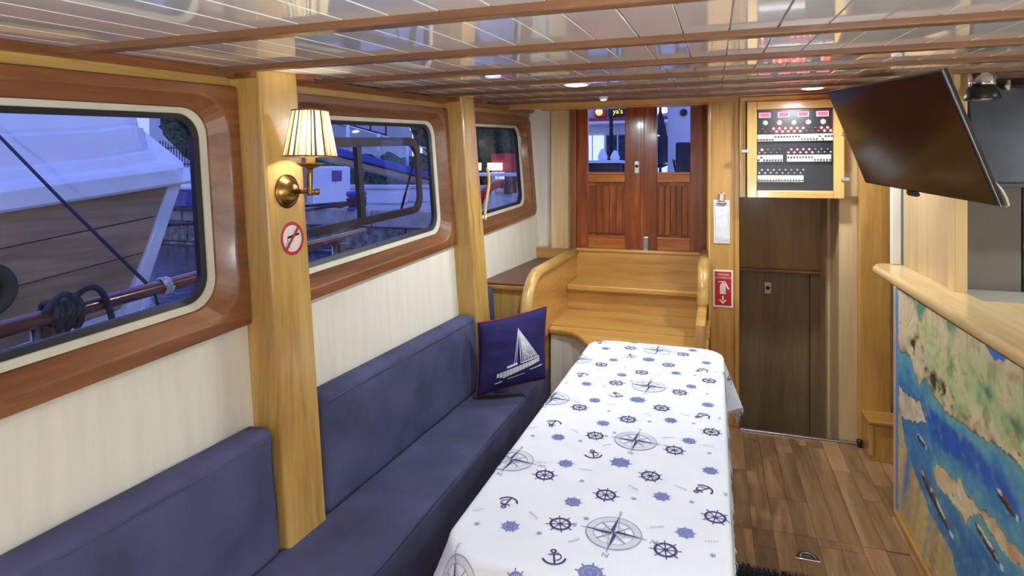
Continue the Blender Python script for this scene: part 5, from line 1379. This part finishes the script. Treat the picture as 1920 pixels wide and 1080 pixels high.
# red kiosk seen through the small window
x_, y_ = Q(962, 8.0)
kr = thing('red_kiosk', 'red painted kiosk board and arch seen through the small window', 'kiosk', (x_, y_, QZ))
MB().box(x_ - 0.3, x_ + 0.9, y_ - 0.03, y_ + 0.03, QZ + 0.48, QZ + 0.72).build('sign_board', 'redp', kr, bevel=0.01)
MB().box(x_ - 0.5, x_ + 0.9, y_ - 0.10, y_ - 0.04, QZ + 0.42, QZ + 0.47).build('shelf', 'boatwhite', kr, bevel=0.01)
MB().tube([(x_ - 0.42 + 0.42 * (1 - math.cos(PI * k / 24)) / 1.0 * 0.5, y_ - 0.2, QZ - 0.02 + 0.34 * math.sin(PI * k / 24 * 0.75)) for k in range(19)], 0.055, 10).build('arch', 'redp', kr, smooth=True)
MB().box(x_ + 0.18, x_ + 0.6, y_ - 0.1, y_ - 0.02, QZ, QZ + 0.42).build('door_panel', 'strake', kr, bevel=0.01)
MB().box(x_ + 0.02, x_ + 0.16, y_ - 0.1, y_ - 0.02, QZ, QZ + 0.2).build('side_panel', 'ropepale', kr, bevel=0.01)
for sgx in (-0.28, 0.86): MB().tube([(x_ + sgx, y_, QZ), (x_ + sgx, y_, QZ + 0.72)], 0.025, 8).build('kiosk_post', 'boatwhite', kr)
for k in range(2):
    MB().box(x_ - 0.62 + 0.3 * k, x_ - 0.42 + 0.3 * k, y_ - 0.12, y_ - 0.08, QZ + 0.5, QZ + 0.6).build('notice', 'lampwhite', kr)

# street seen through the doors
shp = thing('shop_front', 'shop front with lit yellow signs and red awning seen through the door panes', 'building', (-3, 22, QZ))
MB().box(-9.5, 1.8, 22, 26, QZ, QZ + 6.5).build('walls', 'facade', shp)
MB().box(-9.5, 1.8, 21.6, 22, QZ + 2.33, QZ + 2.46).build('awning', 'redp', shp)
MB().box(-9.5, 1.8, 21.5, 22, QZ + 2.25, QZ + 2.33).build('awning_edge', 'boatwhite', shp)
for k in range(12):
    xx = -9.3 + 0.92 * k
    f_ = MB().box(xx, xx + 0.82, 21.95, 22.0, QZ + 0.25, QZ + 1.85).build('shop_window', 'shoplight' if k % 3 else 'darkpane', shp)
    MB().box(xx + 0.39, xx + 0.43, 21.9, 21.95, QZ + 0.25, QZ + 1.85).build('mullion', 'boatwhite', f_)
    f_ = MB().box(xx + 0.1, xx + 0.7, 21.95, 22.0, QZ + 3.0, QZ + 4.2).build('upper_window', 'darkpane', shp)
    MB().box(xx + 0.38, xx + 0.42, 21.9, 21.95, QZ + 3.0, QZ + 4.2).build('mullion', 'boatwhite', f_)
sb1 = MB().box(-4.2, -3.78, 21.8, 21.95, QZ + 2.52, QZ + 2.86).build('sign_panel', 'redp', shp)
MB().lathe([(0, -0.06), (0.13, -0.06), (0.13, 0.0)], (-4.02, 21.8, QZ + 2.69), 'y', 24).build('sign_disc', 'orange', sb1, smooth=True)
sb2 = MB().box(-3.68, -3.10, 21.8, 21.95, QZ + 2.52, QZ + 2.86).build('sign_panel', 'darkcloth', shp)
lettering('lettering', "aya's", 0.25, (-3.39, 21.78, QZ + 2.69), (1, 0, 0), (0, 0, 1), 'yellow', sb2)
x_, y_ = Q(1146, 9.5)
pl_ = tag(MB().tube([(x_, y_, QZ), (x_, y_, QZ + 3.5)], 0.03, 8).build('lamp_post', 'iron', smooth=True), 'thin dark post upright in the port door pane', 'post')
x_, y_ = Q(1132, 8.6)
tbq = thing('quay_table', 'dark cafe table on the quay seen through the port door pane', 'table', (x_, y_, QZ))
MB().box(x_ - 0.32, x_ + 0.3, y_ - 0.3, y_ + 0.3, QZ + 0.60, QZ + 0.64).build('table_top', 'boatwhite', tbq, bevel=0.006)
MB().box(x_ - 0.28, x_ + 0.24, y_ - 0.26, y_ + 0.26, QZ + 0.34, QZ + 0.598).build('apron_cloth', 'darkcloth', tbq, bevel=0.01)
for sa in (-1, 1):
    for sb in (-1, 1): MB().tube([(x_ - .01 + 0.26 * sa, y_ + 0.25 * sb, QZ), (x_ - .01 + 0.26 * sa, y_ + 0.25 * sb, QZ + 0.6)], 0.02, 8).build('leg', 'iron', tbq)
for i, (px, d_, h_) in enumerate([(1130, 8.5, 0.1), (1153, 8.7, 0.09)]):
    x2, y2 = Q(px, d_); j_ = tag(MB().lathe([(0.06, 0), (0.07, h_ * .6), (0.04, h_ * 1.3), (0.02, h_ * 1.6), (0, h_ * 1.7)], (x2, y2, QZ + 0.641), 'z', 14).build('table_lantern', 'boatwhite', smooth=True), ['squat pale lantern at the near side of the cafe table', 'slim pale lantern beside the thin dark post'][i], 'lantern')
x_, y_ = Q(1274, 9.0)
tk = thing('white_column', 'thick white column standing on the quay outside the starboard pane', 'column', (x_, y_, QZ))
MB().lathe([(0.24, 0), (0.20, 0.1), (0.17, 0.6), (0.165, 1.2), (0.18, 1.6), (0.19, 3.2)], (x_, y_, QZ), 'z', 20, wob=lambda k, h: 1 + 0.03 * math.sin(k * 1.7 + h * 3)).build('shaft', 'facade', tk, smooth=True)
MB().lathe([(0.05, -0.02), (0.055, 0.02), (0.0, 0.05)], (x_ + 0.07, y_ - 0.18, QZ + 1.35), 'y', 12).build('bracket', 'iron', tk)
x_, y_ = Q(1282, 7.0)
chq = thing('cafe_chair', 'black cafe chair with tall back outside the starboard pane', 'chair', (x_, y_, QZ))
MB().box(x_ - 0.09, x_ + 0.22, y_ - 0.03, y_ + 0.03, QZ + 0.42, QZ + 0.82).build('backrest', 'darkcloth', chq, bevel=0.02)
MB().box(x_ - 0.10, x_ + 0.24, y_ - 0.02, y_ + 0.40, QZ + 0.38, QZ + 0.43).build('seat', 'darkcloth', chq, bevel=0.015)
for sa in (-0.08, 0.21):
    for sb in (0.0, 0.37): MB().tube([(x_ + sa, y_ + sb, QZ), (x_ + sa, y_ + sb, QZ + 0.39)], 0.014, 8).build('leg', 'iron', chq)
MB().tube([(x_ - .1, y_, QZ + .6), (x_ - .13, y_ + .2, QZ + .62), (x_ - .1, y_ + .36, QZ + .42)], 0.013, 8).build('armrest', 'iron', chq)
x_, y_ = Q(1238, 9.6)
um = thing('folded_parasol', 'dark folded parasol on a stand outside the starboard pane', 'parasol', (x_, y_, QZ))
MB().lathe([(0.03, 0.55), (0.14, 0.6), (0.12, 1.0), (0.07, 1.25), (0.02, 1.45), (0, 1.5)], (x_, y_, QZ), 'z', 16, wob=lambda k, h: 1 + 0.12 * (k % 2)).build('canopy', 'darkcloth', um)
MB().tube([(x_, y_, QZ), (x_, y_, QZ + 1.6)], 0.022, 8).build('pole', 'iron', um)
MB().lathe([(0.22, 0), (0.22, 0.05), (0.04, 0.08)], (x_, y_, QZ), 'z', 18).build('base', 'iron', um)
x_, y_ = Q(1231, 13.0)
ov = thing('oval_street_lamp', 'bright white oval street lamp outside the starboard pane', 'lamp', (x_, y_, QZ))
MB().lathe([(0, -0.10), (0.22, -0.05), (0.27, 0), (0.2, 0.06), (0, 0.10)], (x_, y_, QZ + 1.82), 'z', 20).build('globe', 'lampwhite', ov, smooth=True)
MB().tube([(x_, y_, QZ), (x_, y_, QZ + 1.75)], 0.03, 8).build('post', 'iron', ov)
